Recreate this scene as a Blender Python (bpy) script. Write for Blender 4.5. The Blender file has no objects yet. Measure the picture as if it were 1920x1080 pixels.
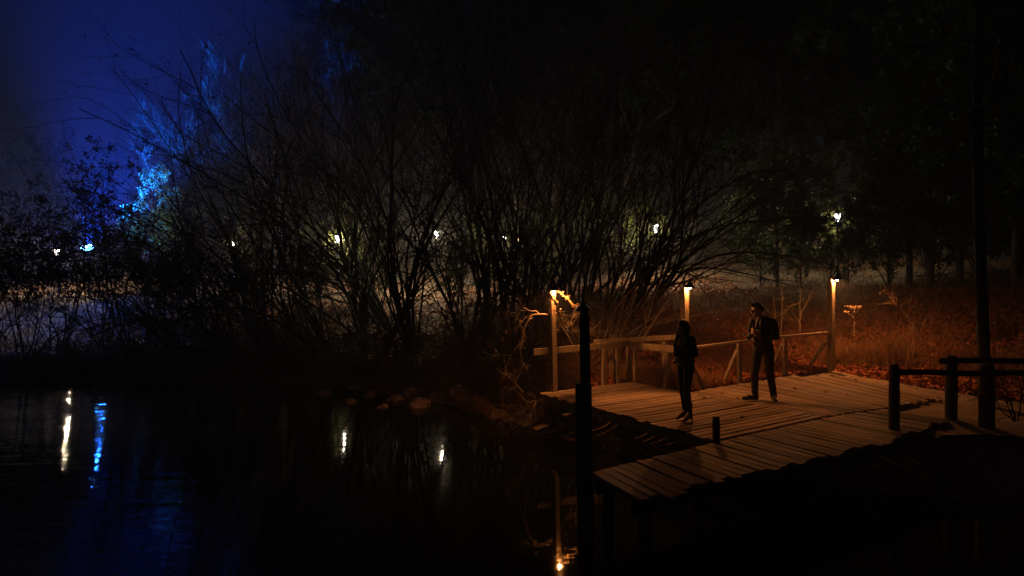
import bpy, math, random
import numpy as np
from mathutils import Vector, Matrix, noise as mnoise

random.seed(7)
rng = np.random.default_rng(11)
S = bpy.context.scene
COL = S.collection

# ------------------------------------------------------------------ camera
CAM_Z = 3.55                                   # metres above the water
PITCH = math.atan(63 / 1280); ROLL = math.atan(.023)
Fw = np.array([0, math.cos(PITCH), -math.sin(PITCH)])
R0 = np.array([1., 0, 0]); U0 = np.array([0, math.sin(PITCH), math.cos(PITCH)])
cR = math.cos(ROLL) * R0 - math.sin(ROLL) * U0
cU = math.sin(ROLL) * R0 + math.cos(ROLL) * U0
cd = bpy.data.cameras.new('camera'); cam = bpy.data.objects.new('camera', cd); COL.objects.link(cam)
cd.sensor_width = 36; cd.lens = 24; cd.clip_start = .1; cd.clip_end = 900
m = Matrix.Identity(4)
for i in range(3):
    m[i][0] = cR[i]; m[i][1] = cU[i]; m[i][2] = -Fw[i]
m[2][3] = CAM_Z
cam.matrix_world = m
S.camera = cam

# ------------------------------------------------------------------ world, moonlight, exposure
W = bpy.data.worlds.new('World'); S.world = W; W.use_nodes = True
wn = W.node_tree.nodes; wl = W.node_tree.links
bg = wn['Background']
sky = wn.new('ShaderNodeTexSky'); sky.sky_type = 'NISHITA'; sky.sun_disc = False
SUN_EL, SUN_AZ = math.radians(32), math.radians(205)
sky.sun_elevation = SUN_EL; sky.sun_rotation = SUN_AZ
wl.new(sky.outputs[0], bg.inputs[0]); bg.inputs[1].default_value = .0011
sd = bpy.data.lights.new('moon', 'SUN'); sd.energy = .002; sd.angle = math.radians(.5); sd.color = (.8, .9, 1)
so = bpy.data.objects.new('moon', sd); COL.objects.link(so)
so.rotation_euler = Vector((-math.sin(SUN_AZ) * math.cos(SUN_EL), -math.cos(SUN_AZ) * math.cos(SUN_EL), -math.sin(SUN_EL))).to_track_quat('-Z', 'Y').to_euler()
S.view_settings.view_transform = 'Standard'; S.view_settings.look = 'None'
S.view_settings.exposure = 0; S.view_settings.gamma = 1; S.view_settings.use_curve_mapping = False
cy = S.cycles
cy.use_denoising = True
cy.max_bounces = 6; cy.diffuse_bounces = 2; cy.glossy_bounces = 3; cy.transmission_bounces = 2
cy.volume_bounces = 1; cy.transparent_max_bounces = 24
cy.sample_clamp_indirect = 2.0
cy.sample_clamp_direct = 0

# light strengths (watts)
P_DOCK = 128
P_PARK = 420
P_FLOOD = 52000
HAZE_DENSITY = .0034
C_DOCK = (1, .345, .08)
C_PARK = (1, .78, .5)
C_FLOOD = (.003, .07, 1)


# ------------------------------------------------------------------ helpers
def ray(x, y):
    return Fw + (x - 960) / 1280 * cR + (540 - y) / 1280 * cU


def pz(x, y, z=.75):
    d = ray(x, y); t = (z - CAM_Z) / d[2]
    return np.array([0, 0, CAM_Z]) + t * d


def py(x, y, Y):
    d = ray(x, y)
    return np.array([0, 0, CAM_Z]) + Y / d[1] * d


def tag(o, label=None, cat=None, group=None, kind=None):
    if label: o['label'] = label
    if cat: o['category'] = cat
    if group: o['group'] = group
    if kind: o['kind'] = kind
    return o


def empty(name, loc, label, cat, group=None, rz=0):
    o = bpy.data.objects.new(name, None); COL.objects.link(o)
    o.empty_display_size = .1
    o.location = tuple(float(v) for v in loc); o.rotation_euler = (0, 0, rz)
    return tag(o, label, cat, group)


def link(name, me, mat=None, parent=None, loc=(0, 0, 0)):
    o = bpy.data.objects.new(name, me); COL.objects.link(o)
    o.location = tuple(float(v) for v in loc)
    if parent is not None: o.parent = parent
    if mat is not None and not me.materials: me.materials.append(mat)
    return o


def npmesh(name, V, Fs, smooth=False):
    """V (n,3); Fs = list of (m,k) index arrays, k fixed in each"""
    me = bpy.data.meshes.new(name)
    V = np.asarray(V, dtype=np.float32)
    me.vertices.add(len(V)); me.vertices.foreach_set('co', V.ravel())
    if not isinstance(Fs, (list, tuple)): Fs = [Fs]
    Fs = [np.asarray(f, dtype=np.int32) for f in Fs if len(f)]
    nl = sum(f.size for f in Fs); npoly = sum(len(f) for f in Fs)
    me.loops.add(nl); me.polygons.add(npoly)
    me.loops.foreach_set('vertex_index', np.concatenate([f.ravel() for f in Fs]))
    tot = np.concatenate([np.full(len(f), f.shape[1], np.int32) for f in Fs])
    start = np.concatenate([[0], np.cumsum(tot)[:-1]]).astype(np.int32)
    me.polygons.foreach_set('loop_start', start)
    me.polygons.foreach_set('use_smooth', np.full(npoly, bool(smooth)))
    me.update(calc_edges=True); me.validate()
    return me


class Geo:
    """collects pieces into one mesh"""
    def __init__(s): s.V = []; s.Q = []; s.T = []; s.n = 0

    def add(s, V, Q=None, T=None):
        V = np.asarray(V, float).reshape(-1, 3)
        if Q is not None and len(Q): s.Q.append(np.asarray(Q) + s.n)
        if T is not None and len(T): s.T.append(np.asarray(T) + s.n)
        s.V.append(V); s.n += len(V)

    def mesh(s, name, smooth=False):
        Fs = []
        if s.Q: Fs.append(np.concatenate(s.Q))
        if s.T: Fs.append(np.concatenate(s.T))
        return npmesh(name, np.concatenate(s.V), Fs, smooth)

    def box(s, a, b, w, h, up=(0, 0, 1), jit=0., cham=.0):
        """beam from a to b, width w (sideways) and height h"""
        a = np.asarray(a, float); b = np.asarray(b, float)
        d = b - a; L = np.linalg.norm(d); d = d / L
        u = np.asarray(up, float); sdir = np.cross(d, u); sdir /= np.linalg.norm(sdir); u = np.cross(sdir, d)
        ch = cham if cham else min(w, h) * .08
        prof = [(-w/2+ch, -h/2), (w/2-ch, -h/2), (w/2, -h/2+ch), (w/2, h/2-ch), (w/2-ch, h/2), (-w/2+ch, h/2), (-w/2, h/2-ch), (-w/2, -h/2+ch)]
        V = []
        for q in (a, b):
            for (x, z) in prof:
                V.append(q + sdir * (x + random.uniform(-jit, jit)) + u * (z + random.uniform(-jit, jit)) + d * random.uniform(-jit, jit))
        Q = [(i, (i+1) % 8, 8 + (i+1) % 8, 8 + i) for i in range(8)]
        T = [(0, i+1, i) for i in range(1, 7)] + [(8, 8+i, 8+i+1) for i in range(1, 7)]
        s.add(V, Q, T)
        return s

    def lathe(s, prof, c=(0, 0, 0), n=16, axis=None):
        V = []; c = np.asarray(c, float)
        ax = np.array([0, 0, 1.]) if axis is None else np.asarray(axis, float) / np.linalg.norm(axis)
        e1 = np.cross(ax, (0, 1, 0.) if abs(ax[1]) < .9 else (1, 0, 0.)); e1 /= np.linalg.norm(e1); e2 = np.cross(ax, e1)
        for (r, z) in prof:
            for k in range(n):
                t = 2 * math.pi * k / n
                V.append(c + ax * z + e1 * r * math.cos(t) + e2 * r * math.sin(t))
        Q = []
        for j in range(len(prof) - 1):
            for k in range(n):
                Q.append((j*n + k, j*n + (k+1) % n, (j+1)*n + (k+1) % n, (j+1)*n + k))
        s.add(V, Q)
        return s

    def tube(s, P, R, n=6):
        V, Q = tubes(np.asarray(P, float)[None], np.asarray(R, float)[None], n)
        s.add(V, Q)
        return s


def tubes(P, R, n):
    """P (N,K,3), R (N,K) -> verts, quads of n-sided tubes"""
    N, K, _ = P.shape
    T = np.gradient(P, axis=1); T /= (np.linalg.norm(T, axis=2, keepdims=True) + 1e-9)
    ref = np.tile(np.array([.31, .22, .93]), (N, 1)); ref[np.abs(T[:, 0] @ np.array([.31, .22, .93])) > .9] = (1, 0, 0)
    ref = ref[:, None, :]
    A = np.cross(T, np.broadcast_to(ref, T.shape)); A /= (np.linalg.norm(A, axis=2, keepdims=True) + 1e-9)
    B = np.cross(T, A)
    ang = np.arange(n) * 2 * math.pi / n
    V = P[:, :, None, :] + R[:, :, None, None] * (A[:, :, None, :] * np.cos(ang)[None, None, :, None] + B[:, :, None, :] * np.sin(ang)[None, None, :, None])
    base = np.arange(N)[:, None, None] * K * n + np.arange(K - 1)[None, :, None] * n
    k = np.arange(n)[None, None, :]; k2 = (np.arange(n) + 1)[None, None, :] % n
    Q = np.stack([base + k, base + k2, base + n + k2, base + n + k], axis=-1).reshape(-1, 4)
    return V.reshape(-1, 3), Q


def mat(name, c1, c2=None, scale=5., rough=.85, bump=.0, mapping=(1, 1, 1), spec=.2, detail=4, bscale=None, metal=0, c3=None, coord='Object', var=0.):
    m = bpy.data.materials.new(name); m.use_nodes = True
    nt = m.node_tree; N = nt.nodes; L = nt.links
    b = N['Principled BSDF']; b.inputs['Roughness'].default_value = rough
    b.inputs['Specular IOR Level'].default_value = spec; b.inputs['Metallic'].default_value = metal
    if c2 is None: c2 = tuple(v * .6 for v in c1)
    tc = N.new('ShaderNodeTexCoord'); mp = N.new('ShaderNodeMapping'); mp.inputs['Scale'].default_value = mapping
    L.new(tc.outputs[coord], mp.inputs[0])
    no = N.new('ShaderNodeTexNoise'); no.inputs['Scale'].default_value = scale; no.inputs['Detail'].default_value = detail; no.inputs['Roughness'].default_value = .65
    L.new(mp.outputs[0], no.inputs[0])
    cr = N.new('ShaderNodeValToRGB'); e = cr.color_ramp.elements
    e[0].position = .3; e[1].position = .7; e[0].color = (*c2, 1); e[1].color = (*c1, 1)
    if c3 is not None:
        q = cr.color_ramp.elements.new(.5); q.color = (*c3, 1)
    L.new(no.outputs[0], cr.inputs[0])
    out = cr.outputs[0]
    if var:
        oi = N.new('ShaderNodeObjectInfo'); mr = N.new('ShaderNodeMapRange')
        mr.inputs[3].default_value = 1 - var; mr.inputs[4].default_value = 1 + var
        L.new(oi.outputs['Random'], mr.inputs[0])
        mx = N.new('ShaderNodeMix'); mx.data_type = 'RGBA'; mx.blend_type = 'MULTIPLY'; mx.inputs[0].default_value = 1
        L.new(out, mx.inputs[6]); L.new(mr.outputs[0], mx.inputs[7]); out = mx.outputs[2]
    L.new(out, b.inputs['Base Color'])
    if bump:
        n2 = N.new('ShaderNodeTexNoise'); n2.inputs['Scale'].default_value = bscale or scale * 4; n2.inputs['Detail'].default_value = 5
        L.new(mp.outputs[0], n2.inputs[0])
        bp = N.new('ShaderNodeBump'); bp.inputs['Strength'].default_value = bump; bp.inputs['Distance'].default_value = .02
        L.new(n2.outputs[0], bp.inputs['Height']); L.new(bp.outputs[0], b.inputs['Normal'])
    return m


M = {}
M['plank'] = mat('weathered_plank', (.38, .26, .18), (.10, .07, .048), 2.2, .8, .7, (1, 14, 3), c3=(.23, .16, .11), bscale=9, var=.38)
M['shaded_plank'] = mat('weathered_plank_shaded', (.27, .18, .125), (.06, .042, .03), 1.6, .7, .7, (1, 9, 3), c3=(.15, .105, .072), bscale=9, var=.45)  # darkened plank copy: the arm's fade into shade is painted into its colour
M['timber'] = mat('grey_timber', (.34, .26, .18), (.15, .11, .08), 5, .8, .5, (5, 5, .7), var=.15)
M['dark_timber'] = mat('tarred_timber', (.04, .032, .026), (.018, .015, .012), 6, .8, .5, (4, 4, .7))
M['metal'] = mat('black_enamel', (.03, .035, .04), (.02, .022, .026), 4, .35, 0, spec=.5)
M['shade_in'] = mat('shade_lining', (.6, .55, .45), (.5, .45, .38), 4, .5)
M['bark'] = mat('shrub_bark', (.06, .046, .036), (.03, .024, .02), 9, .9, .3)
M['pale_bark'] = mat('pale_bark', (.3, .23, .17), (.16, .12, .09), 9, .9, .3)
M['tree_bark'] = mat('tree_bark', (.16, .13, .1), (.06, .05, .04), 5, .9, .6, (3, 3, .6))
M['leaf'] = mat('evergreen_leaf', (.07, .12, .035), (.03, .06, .02), 1.3, .6, coord='Object')
M['olive'] = mat('olive_leaf', (.10, .12, .025), (.04, .055, .015), 1.3, .6)
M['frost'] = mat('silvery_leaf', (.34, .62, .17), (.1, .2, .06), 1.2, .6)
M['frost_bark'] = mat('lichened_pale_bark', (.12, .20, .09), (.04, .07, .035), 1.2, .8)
M['litter'] = mat('dead_leaf', (.52, .17, .07), (.1, .035, .02), 23., .75, c3=(.28, .09, .04), coord='Object')
M['drygrass'] = mat('dry_grass', (.3, .15, .07), (.1, .05, .03), 1.1, .9, c3=(.19, .1, .05))
M['redleaf'] = mat('red_leaf', (.3, .05, .03), (.14, .03, .02), 2, .7)
M['seed'] = mat('dried_flower_head', (.42, .3, .2), (.26, .18, .12), 8, .9)
M['rock'] = mat('shore_rock', (.3, .21, .16), (.11, .08, .065), 2.4, .9, .8, bscale=9, var=.25)
M['moss'] = mat('vine_bark', (.5, .38, .22), (.25, .18, .1), 14, .9, .5)
M['skin'] = mat('skin', (.5, .32, .23), (.44, .27, .19), 6, .5)
M['eye'] = mat('eye_dark', (.03, .02, .02), None, 4, .2, spec=.5)
M['hair_w'] = mat('dark_brown_hair', (.035, .018, .01), (.015, .008, .005), 30, .45, .5, (6, 6, .6), spec=.4)
M['hair_m'] = mat('brown_hair', (.05, .028, .016), (.02, .012, .008), 30, .5, .5)
M['jacket'] = mat('black_jacket', (.02, .02, .022), (.011, .011, .013), 12, .75, .3)
M['leather'] = mat('dark_leather', (.024, .02, .018), (.012, .01, .01), 14, .4, .3, spec=.4)
M['shirt'] = mat('grey_shirt', (.09, .085, .075), (.06, .055, .05), 10, .85)
M['jeans_w'] = mat('dark_jeans', (.03, .036, .05), (.018, .022, .03), 30, .8, .2)
M['jeans_m'] = mat('dark_trousers', (.026, .024, .022), (.015, .014, .013), 30, .8, .2)
M['paper'] = mat('paper', (.72, .66, .55), (.62, .56, .46), 20, .8)
M['cover'] = mat('notebook_cover', (.08, .035, .02), (.05, .02, .015), 14, .5)


def glow(name, col, strength, transparent=True):
    m = bpy.data.materials.new(name); m.use_nodes = True
    nt = m.node_tree; N = nt.nodes; L = nt.links
    N.remove(N['Principled BSDF']); out = N['Material Output']
    e = N.new('ShaderNodeEmission'); e.inputs[0].default_value = (*col, 1); e.inputs[1].default_value = strength
    t = N.new('ShaderNodeBsdfTransparent'); a = N.new('ShaderNodeAddShader')
    # faintly uneven brightness over the lit glass
    tc = N.new('ShaderNodeTexCoord'); no = N.new('ShaderNodeTexNoise'); no.inputs['Scale'].default_value = 6
    mr = N.new('ShaderNodeMapRange'); mr.inputs[3].default_value = strength * .8; mr.inputs[4].default_value = strength * 1.2
    L.new(tc.outputs['Object'], no.inputs[0]); L.new(no.outputs[0], mr.inputs[0]); L.new(mr.outputs[0], e.inputs[1])
    L.new(e.outputs[0], a.inputs[0]); L.new(t.outputs[0], a.inputs[1]); L.new(a.outputs[0], out.inputs[0])
    return m


M['bulb'] = glow('warm_bulb', (1, .72, .4), 26)
M['pane'] = glow('lit_lantern_glass', (1, .93, .86), 9)
M['floodglass'] = glow('lit_flood_lens', (.12, .5, 1), 30)

# ------------------------------------------------------------------ terrain
SHORE = np.array([(-160, 34), (-60, 25), (-30, 21.8), (-15.6, 20.7), (-10.4, 19.9), (-5.5, 19.0), (-1.5, 16.4), (.35, 13.9), (1.9, 12.7),
                  (3.6, 11.5), (5.0, 9.9), (6.6, 9.3), (8.4, 8.6), (10.5, 7.2), (12.5, 4), (13, -25), (10, -60)], float)
FOOT = np.array([(-160, 38), (-60, 29), (-15, 23.2), (-5, 21.2), (.5, 17.4), (3.2, 14.9), (7.3, 16.4), (8.4, 14.9), (9.7, 12.9), (13, 10.4), (24, 4), (60, -20)], float)


def sdist(P, L):
    """signed distance of points (n,2) to a polyline, positive on its left-hand (land) side"""
    best = np.full(len(P), 1e9); sg = np.ones(len(P))
    for a, b in zip(L[:-1], L[1:]):
        d = b - a; t = np.clip(((P - a) @ d) / (d @ d), 0, 1)
        q = a + t[:, None] * d; v = P - q; dd = np.hypot(v[:, 0], v[:, 1])
        s = np.sign(d[0] * v[:, 1] - d[1] * v[:, 0])
        up = dd < best - 1e-9
        best = np.where(up, dd, best); sg = np.where(up, s, sg)
    return best * sg


def sm(a, b, x):
    t = np.clip((x - a) / (b - a), 0, 1)
    return t * t * (3 - 2 * t)


def wob(x, y):
    return (np.sin(x * 1.7 + 1.3 * np.sin(y * .9)) * np.cos(y * 1.4 + .8 * np.sin(x * 1.1)) * .5 + np.sin(x * 4.1 + y * 3.3) * np.cos(x * 2.9 - y * 4.7) * .25
            + np.sin(x * .37 + 2) * np.cos(y * .31) * 1.2)


def ground_z(x, y):
    x = np.atleast_1d(np.asarray(x, float)); y = np.atleast_1d(np.asarray(y, float))
    P = np.stack([x.ravel(), y.ravel()], 1)
    d = sdist(P, SHORE); s = sdist(P, FOOT)
    d2 = d + .25 * wob(P[:, 0] * 1.3, P[:, 1] * 1.3)
    z = np.where(d2 > 0, .66 * sm(0, 1.7, d2), np.maximum(d2 * .45, -1.4))
    s2 = np.maximum(s, 0)
    z += 1.55 * sm(0, 6.0, s2) + .13 * np.maximum(s2 - 7.5, 0) * (1 - .5 * sm(35, 90, s2))
    z += .07 * wob(P[:, 0], P[:, 1]) * sm(.2, 2.5, s2) * (1 + .8 * sm(6, 15, s2))
    return z.reshape(x.shape)


def gz(x, y): return float(ground_z(x, y)[0])


def axis(lo, hi, dlo, dhi, fine, grow):
    c = list(np.arange(dlo, dhi, fine)); st = fine
    while c[-1] < hi: st *= grow; c.append(c[-1] + st)
    st = fine; pre = []
    v = dlo
    while v > lo: st *= grow; v -= st; pre.append(v)
    return np.array(pre[::-1] + c)


gx = axis(-260, 260, -22, 16, .2, 1.09); gy = axis(-60, 330, 5, 26, .2, 1.06)
GX, GY = np.meshgrid(gx, gy)
GZ = ground_z(GX, GY)
nx, ny = len(gx), len(gy)
idx = np.arange(nx * ny).reshape(ny, nx)
Q = np.stack([idx[:-1, :-1], idx[:-1, 1:], idx[1:, 1:], idx[1:, :-1]], -1).reshape(-1, 4)
M['ground'] = mat('damp_soil_and_leaf_mould', (.13, .095, .065), (.045, .034, .024), 1.1, .95, .8, bscale=12, c3=(.15, .11, .07), detail=8)
g = link('ground', npmesh('ground', np.stack([GX, GY, GZ], -1).reshape(-1, 3), Q, True), M['ground'])
tag(g, kind='structure')

# sandy path beyond the boards, a sheet following the ground
PATH = [(3.6, 13.55), (7.1, 15.55), (7.75, 14.9), (8.25, 13.9), (9.1, 12.4), (10.8, 10.9), (13.6, 9.4), (13.4, 7.9), (9.8, 9.2), (7.6, 10.0), (6.3, 10.2), (5.6, 11.2), (4.2, 12.6)]
def inside(P, poly):
    poly = np.array([(float(q[0]), float(q[1])) for q in poly]); c = np.zeros(len(P), bool); j = len(poly) - 1
    for i in range(len(poly)):
        xi, yi = poly[i]; xj, yj = poly[j]
        c ^= ((yi > P[:, 1]) != (yj > P[:, 1])) & (P[:, 0] < (xj - xi) * (P[:, 1] - yi) / (yj - yi + 1e-12) + xi)
        j = i
    return c


px_ = np.arange(3.4, 14, .12); py_ = np.arange(7.6, 16, .12)
PX, PY = np.meshgrid(px_, py_)
PZ = np.maximum(ground_z(PX, PY) + .012 + .006 * np.sin(PX * 9) * np.cos(PY * 7), .66)
PZ = np.minimum(PZ, .70)
ins = inside(np.stack([(PX + .12 * np.sin(PY * 5.1)).ravel(), (PY + .1 * np.sin(PX * 4.3)).ravel()], 1), PATH).reshape(PX.shape)
idp = np.arange(PX.size).reshape(PX.shape)
ok = ins[:-1, :-1] & ins[1:, 1:] & ins[:-1, 1:] & ins[1:, :-1]
Qp = np.stack([idp[:-1, :-1], idp[:-1, 1:], idp[1:, 1:], idp[1:, :-1]], -1)[ok]
M['sand'] = mat('sandy_dirt', (.3, .22, .15), (.15, .105, .07), 3, .95, .6, bscale=30, detail=8)
tag(link('path', npmesh('path', np.stack([PX, PY, PZ], -1).reshape(-1, 3), Qp, True), M['sand']), kind='structure')

# ------------------------------------------------------------------ water
wm = bpy.data.materials.new('lake_water'); wm.use_nodes = True
N = wm.node_tree.nodes; L = wm.node_tree.links; b = N['Principled BSDF']
b.inputs['Base Color'].default_value = (.004, .006, .005, 1); b.inputs['Roughness'].default_value = .03; b.inputs['IOR'].default_value = 1.33
tc = N.new('ShaderNodeTexCoord'); mp = N.new('ShaderNodeMapping'); mp.inputs['Rotation'].default_value = (0, 0, math.radians(4)); mp.inputs['Scale'].default_value = (.4, 4.8, 1)
n1 = N.new('ShaderNodeTexNoise'); n1.inputs['Scale'].default_value = 1.0; n1.inputs['Detail'].default_value = 2.5
mp2 = N.new('ShaderNodeMapping'); mp2.inputs['Scale'].default_value = (2.2, 3.2, 1)
n2 = N.new('ShaderNodeTexNoise'); n2.inputs['Scale'].default_value = 1.3; n2.inputs['Detail'].default_value = 1.5
sx = N.new('ShaderNodeSeparateXYZ'); mr = N.new('ShaderNodeMapRange')
mr.inputs[1].default_value = -9; mr.inputs[2].default_value = -1.5; mr.inputs[3].default_value = 1; mr.inputs[4].default_value = .09
mr.interpolation_type = 'SMOOTHSTEP'
mu = N.new('ShaderNodeMath'); mu.operation = 'MULTIPLY'; ad = N.new('ShaderNodeMath'); ad.operation = 'MULTIPLY_ADD'; ad.inputs[1].default_value = .35
bp = N.new('ShaderNodeBump'); bp.inputs['Strength'].default_value = 1; bp.inputs['Distance'].default_value = .018
L.new(tc.outputs['Object'], mp.inputs[0]); L.new(tc.outputs['Object'], mp2.inputs[0]); L.new(tc.outputs['Object'], sx.inputs[0])
L.new(mp.outputs[0], n1.inputs[0]); L.new(mp2.outputs[0], n2.inputs[0]); L.new(sx.outputs[0], mr.inputs[0])
L.new(n1.outputs[0], mu.inputs[0]); L.new(mr.outputs[0], mu.inputs[1])
L.new(n2.outputs[0], ad.inputs[0]); L.new(mu.outputs[0], ad.inputs[2])
sc2 = N.new('ShaderNodeMath'); sc2.operation = 'MULTIPLY'; L.new(mr.outputs[0], sc2.inputs[1]); sc2.inputs[0].default_value = .3
L.new(sc2.outputs[0], ad.inputs[1])
L.new(ad.outputs[0], bp.inputs['Height']); L.new(bp.outputs[0], b.inputs['Normal'])
wme = npmesh('water', [(-250, -55, 0), (60, -55, 0), (60, 60, 0), (-250, 60, 0)], [[(0, 1, 2, 3)]])
tag(link('water', wme, wm), kind='structure')

# ------------------------------------------------------------------ haze
hm = bpy.data.materials.new('thin_night_mist'); hm.use_nodes = True
N = hm.node_tree.nodes; N.remove(N['Principled BSDF'])
pv = N.new('ShaderNodeVolumePrincipled'); pv.inputs['Color'].default_value = (.9, .92, .95, 1); pv.inputs['Density'].default_value = HAZE_DENSITY
pv.inputs['Anisotropy'].default_value = .15
hm.node_tree.links.new(pv.outputs[0], N['Material Output'].inputs['Volume'])
hb = Geo(); HX0, HX1, HY0, HY1, HZ0, HZ1 = -310, 310, -90, 380, -2.6, 34
hv = [(x, y, z) for z in (HZ0, HZ1) for (x, y) in ((HX0, HY0), (HX1, HY0), (HX1, HY1), (HX0, HY1))]
hb.add(hv, [(0, 3, 2, 1), (4, 5, 6, 7), (0, 1, 5, 4), (1, 2, 6, 5), (2, 3, 7, 6), (3, 0, 4, 7)])
hz = link('haze', hb.mesh('haze')); hz.data.materials.append(hm); tag(hz, kind='stuff')

# ------------------------------------------------------------------ deck
TOP = .75; TH = .045
deck = empty('wooden_deck', (2.97, 9.93, 0), 'square weathered plank deck standing over the water where the two people stand', 'deck')
dO = np.array([2.97, 9.93, 0])


def bar(parent, org, name, a, b, w, h, material, jit=.002, up=(0, 0, 1), label=None):
    gq = Geo(); a = np.asarray(a, float); b = np.asarray(b, float)
    gq.box(a - a, b - a, w, h, up, jit)
    o = link(name, gq.mesh(name), material, parent, a - np.asarray(org, float))
    if label: o['label'] = label
    return o


def board(parent, org, a, b, wa, wb, z, mt=None):
    """one deck board from a to b (xy centre points), widths wa, wb; local x runs along the board"""
    a = np.asarray(a, float)[:2]; b = np.asarray(b, float)[:2]
    d = b - a; Ln = np.hypot(*d); ang = math.atan2(d[1], d[0])
    K = 5; V = []
    sag = random.uniform(-.006, .006); tw = random.uniform(-.006, .006); off = random.uniform(0, 40)
    prof = [(-.5, -1), (.5, -1), (.5, -.15), (.46, 0), (-.46, 0), (-.5, -.15)]
    for k in range(K):
        t = k / (K - 1); w = wa + (wb - wa) * t
        zz = sag * 4 * t * (1 - t) + random.uniform(-.0015, .0015)
        for (px, pz_) in prof:
            V.append((Ln * t, px * w + .003 * math.sin(t * 7 + off), pz_ * TH + zz + tw * px * (2 * t - 1) * 2))
    n = len(prof); Qs = []
    for k in range(K - 1):
        for i in range(n):
            Qs.append((k*n + i, (k+1)*n + i, (k+1)*n + (i+1) % n, k*n + (i+1) % n))
    T = [(0, i, i+1) for i in range(1, n-1)] + [((K-1)*n, (K-1)*n + i + 1, (K-1)*n + i) for i in range(1, n-1)]
    gq = Geo(); gq.add(V, Qs, T)
    o = link('plank', gq.mesh('plank'), mt or M['plank'], parent, (a[0] - org[0], a[1] - org[1], z - org[2]))
    o.rotation_euler = (0, 0, ang)
    return o


def lerp(a, b, t): return np.asarray(a, float) + (np.asarray(b, float) - np.asarray(a, float)) * t


def along(pts, t):
    pts = [np.asarray(p, float) for p in pts]
    seg = [np.linalg.norm(b - a) for a, b in zip(pts[:-1], pts[1:])]; tot = sum(seg); s_ = t * tot
    for a, b, l in zip(pts[:-1], pts[1:], seg):
        if s_ <= l + 1e-9: return a + (b - a) * (s_ / l)
        s_ -= l
    return pts[-1] + (pts[-1] - pts[-2]) / seg[-1] * s_


# the square platform: boards run across from the zigzag water edge (P1-P4) to the joint line (P2-P3)
P1, P2, P3, P4 = (.51, 13.62), (2.50, 14.55), (5.12, 11.18), (2.97, 9.93)
NB = 30
t_ = 0.; ws = [random.choice((.13, .14, .145, .15)) for _ in range(NB)]; tot = sum(ws)
for i in range(NB):
    tm = (t_ + ws[i] / 2) / tot; t_ += ws[i]
    a = along([P4, P1], tm); b_ = along([P3, P2], tm)
    d = (b_ - a) / np.linalg.norm(b_ - a)
    gap = random.choice((.01, .014, .02, .02, .034))
    rag = random.choice((0, 0, .03, .07, -.03)) + random.uniform(-.02, .02)
    board(deck, dO, a - d * rag, b_ - d * .008, ws[i] * 4.44 / tot - gap, ws[i] * 4.3 / tot - gap, TOP + random.uniform(-.004, .006))
# joists, fascia, piles and cross braces
for t in (.06, .5, .94):
    a = lerp(P4, P3, t); b_ = lerp(P1, P2, t)
    bar(deck, dO, 'joist', (*a, TOP - .045 - .1), (*b_, TOP - .045 - .1), .05, .19, M['timber'])
for t in (.02, .5, .97):
    a = lerp(P4, P1, t); b_ = lerp(P3, P2, t)
    bar(deck, dO, 'bearer', (*lerp(a, b_, .02), TOP - .045 - .30), (*b_, TOP - .045 - .30), .06, .19, M['dark_timber'])
    for s_ in (.06, .7):
        q = lerp(a, b_, s_)
        zb = min(gz(q[0], q[1]), 0) - .3
        gq = Geo(); gq.lathe([(.0, 0), (.085, 0), (.09, (TOP - .36 - zb) * .5), (.08, TOP - .44 - zb), (0, TOP - .44 - zb)], n=10)
        link('pile', gq.mesh('pile', True), M['dark_timber'], deck, (q[0] + .07 - dO[0], q[1] - dO[1], zb))
bar(deck, dO, 'cross_brace', (*lerp(P4, P1, .96), .55), (*lerp(P4, P1, .55), -.05), .04, .12, M['dark_timber'])
bar(deck, dO, 'cross_brace', (*lerp(P4, P1, .60), .55), (*lerp(P4, P1, .92), -.05), .04, .12, M['dark_timber'])

# approach platform: fanned boards between the joint line and the leafy bank
walk = empty('boardwalk', (5.6, 11.2, 0), 'wide plank boardwalk leading right from the deck to the leafy bank and fence', 'boardwalk')
wO = np.array([5.6, 11.2, 0])
backL = [(2.55, 14.35), (3.40, 13.32), (7.45, 15.66), (7.9, 15.0)]
fk = [(3.36, 13.37), (7.30, 15.60)]; fr = [(5.14, 11.20), (5.9, 11.50), (7.9, 12.35)]
NB = 31
for i in range(NB):
    t0, t1 = i / NB, (i + 1) / NB
    a0, a1 = along(fk, t0), along(fk, t1); b0, b1 = along(fr, t0), along(fr, t1)
    a = (a0 + a1) / 2; b_ = (b0 + b1) / 2
    d = (b_ - a) / np.linalg.norm(b_ - a); nrm = np.array([-d[1], d[0]])
    gap = random.uniform(.006, .02)
    wa = abs((a1 - a0) @ nrm) - gap; wb = abs((b1 - b0) @ nrm) - gap
    if i < 22:
        board(walk, wO, a + d * random.uniform(0, .06), b_ - d * .01, wa, wb, TOP + random.uniform(-.006, .004))
    else:
        board(walk, wO, a + d * random.uniform(.1, .1 + (i - 21) * .09), b_ - d * random.uniform(0, .2), wa, wb, TOP - .012 + random.uniform(-.01, 0))
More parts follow.
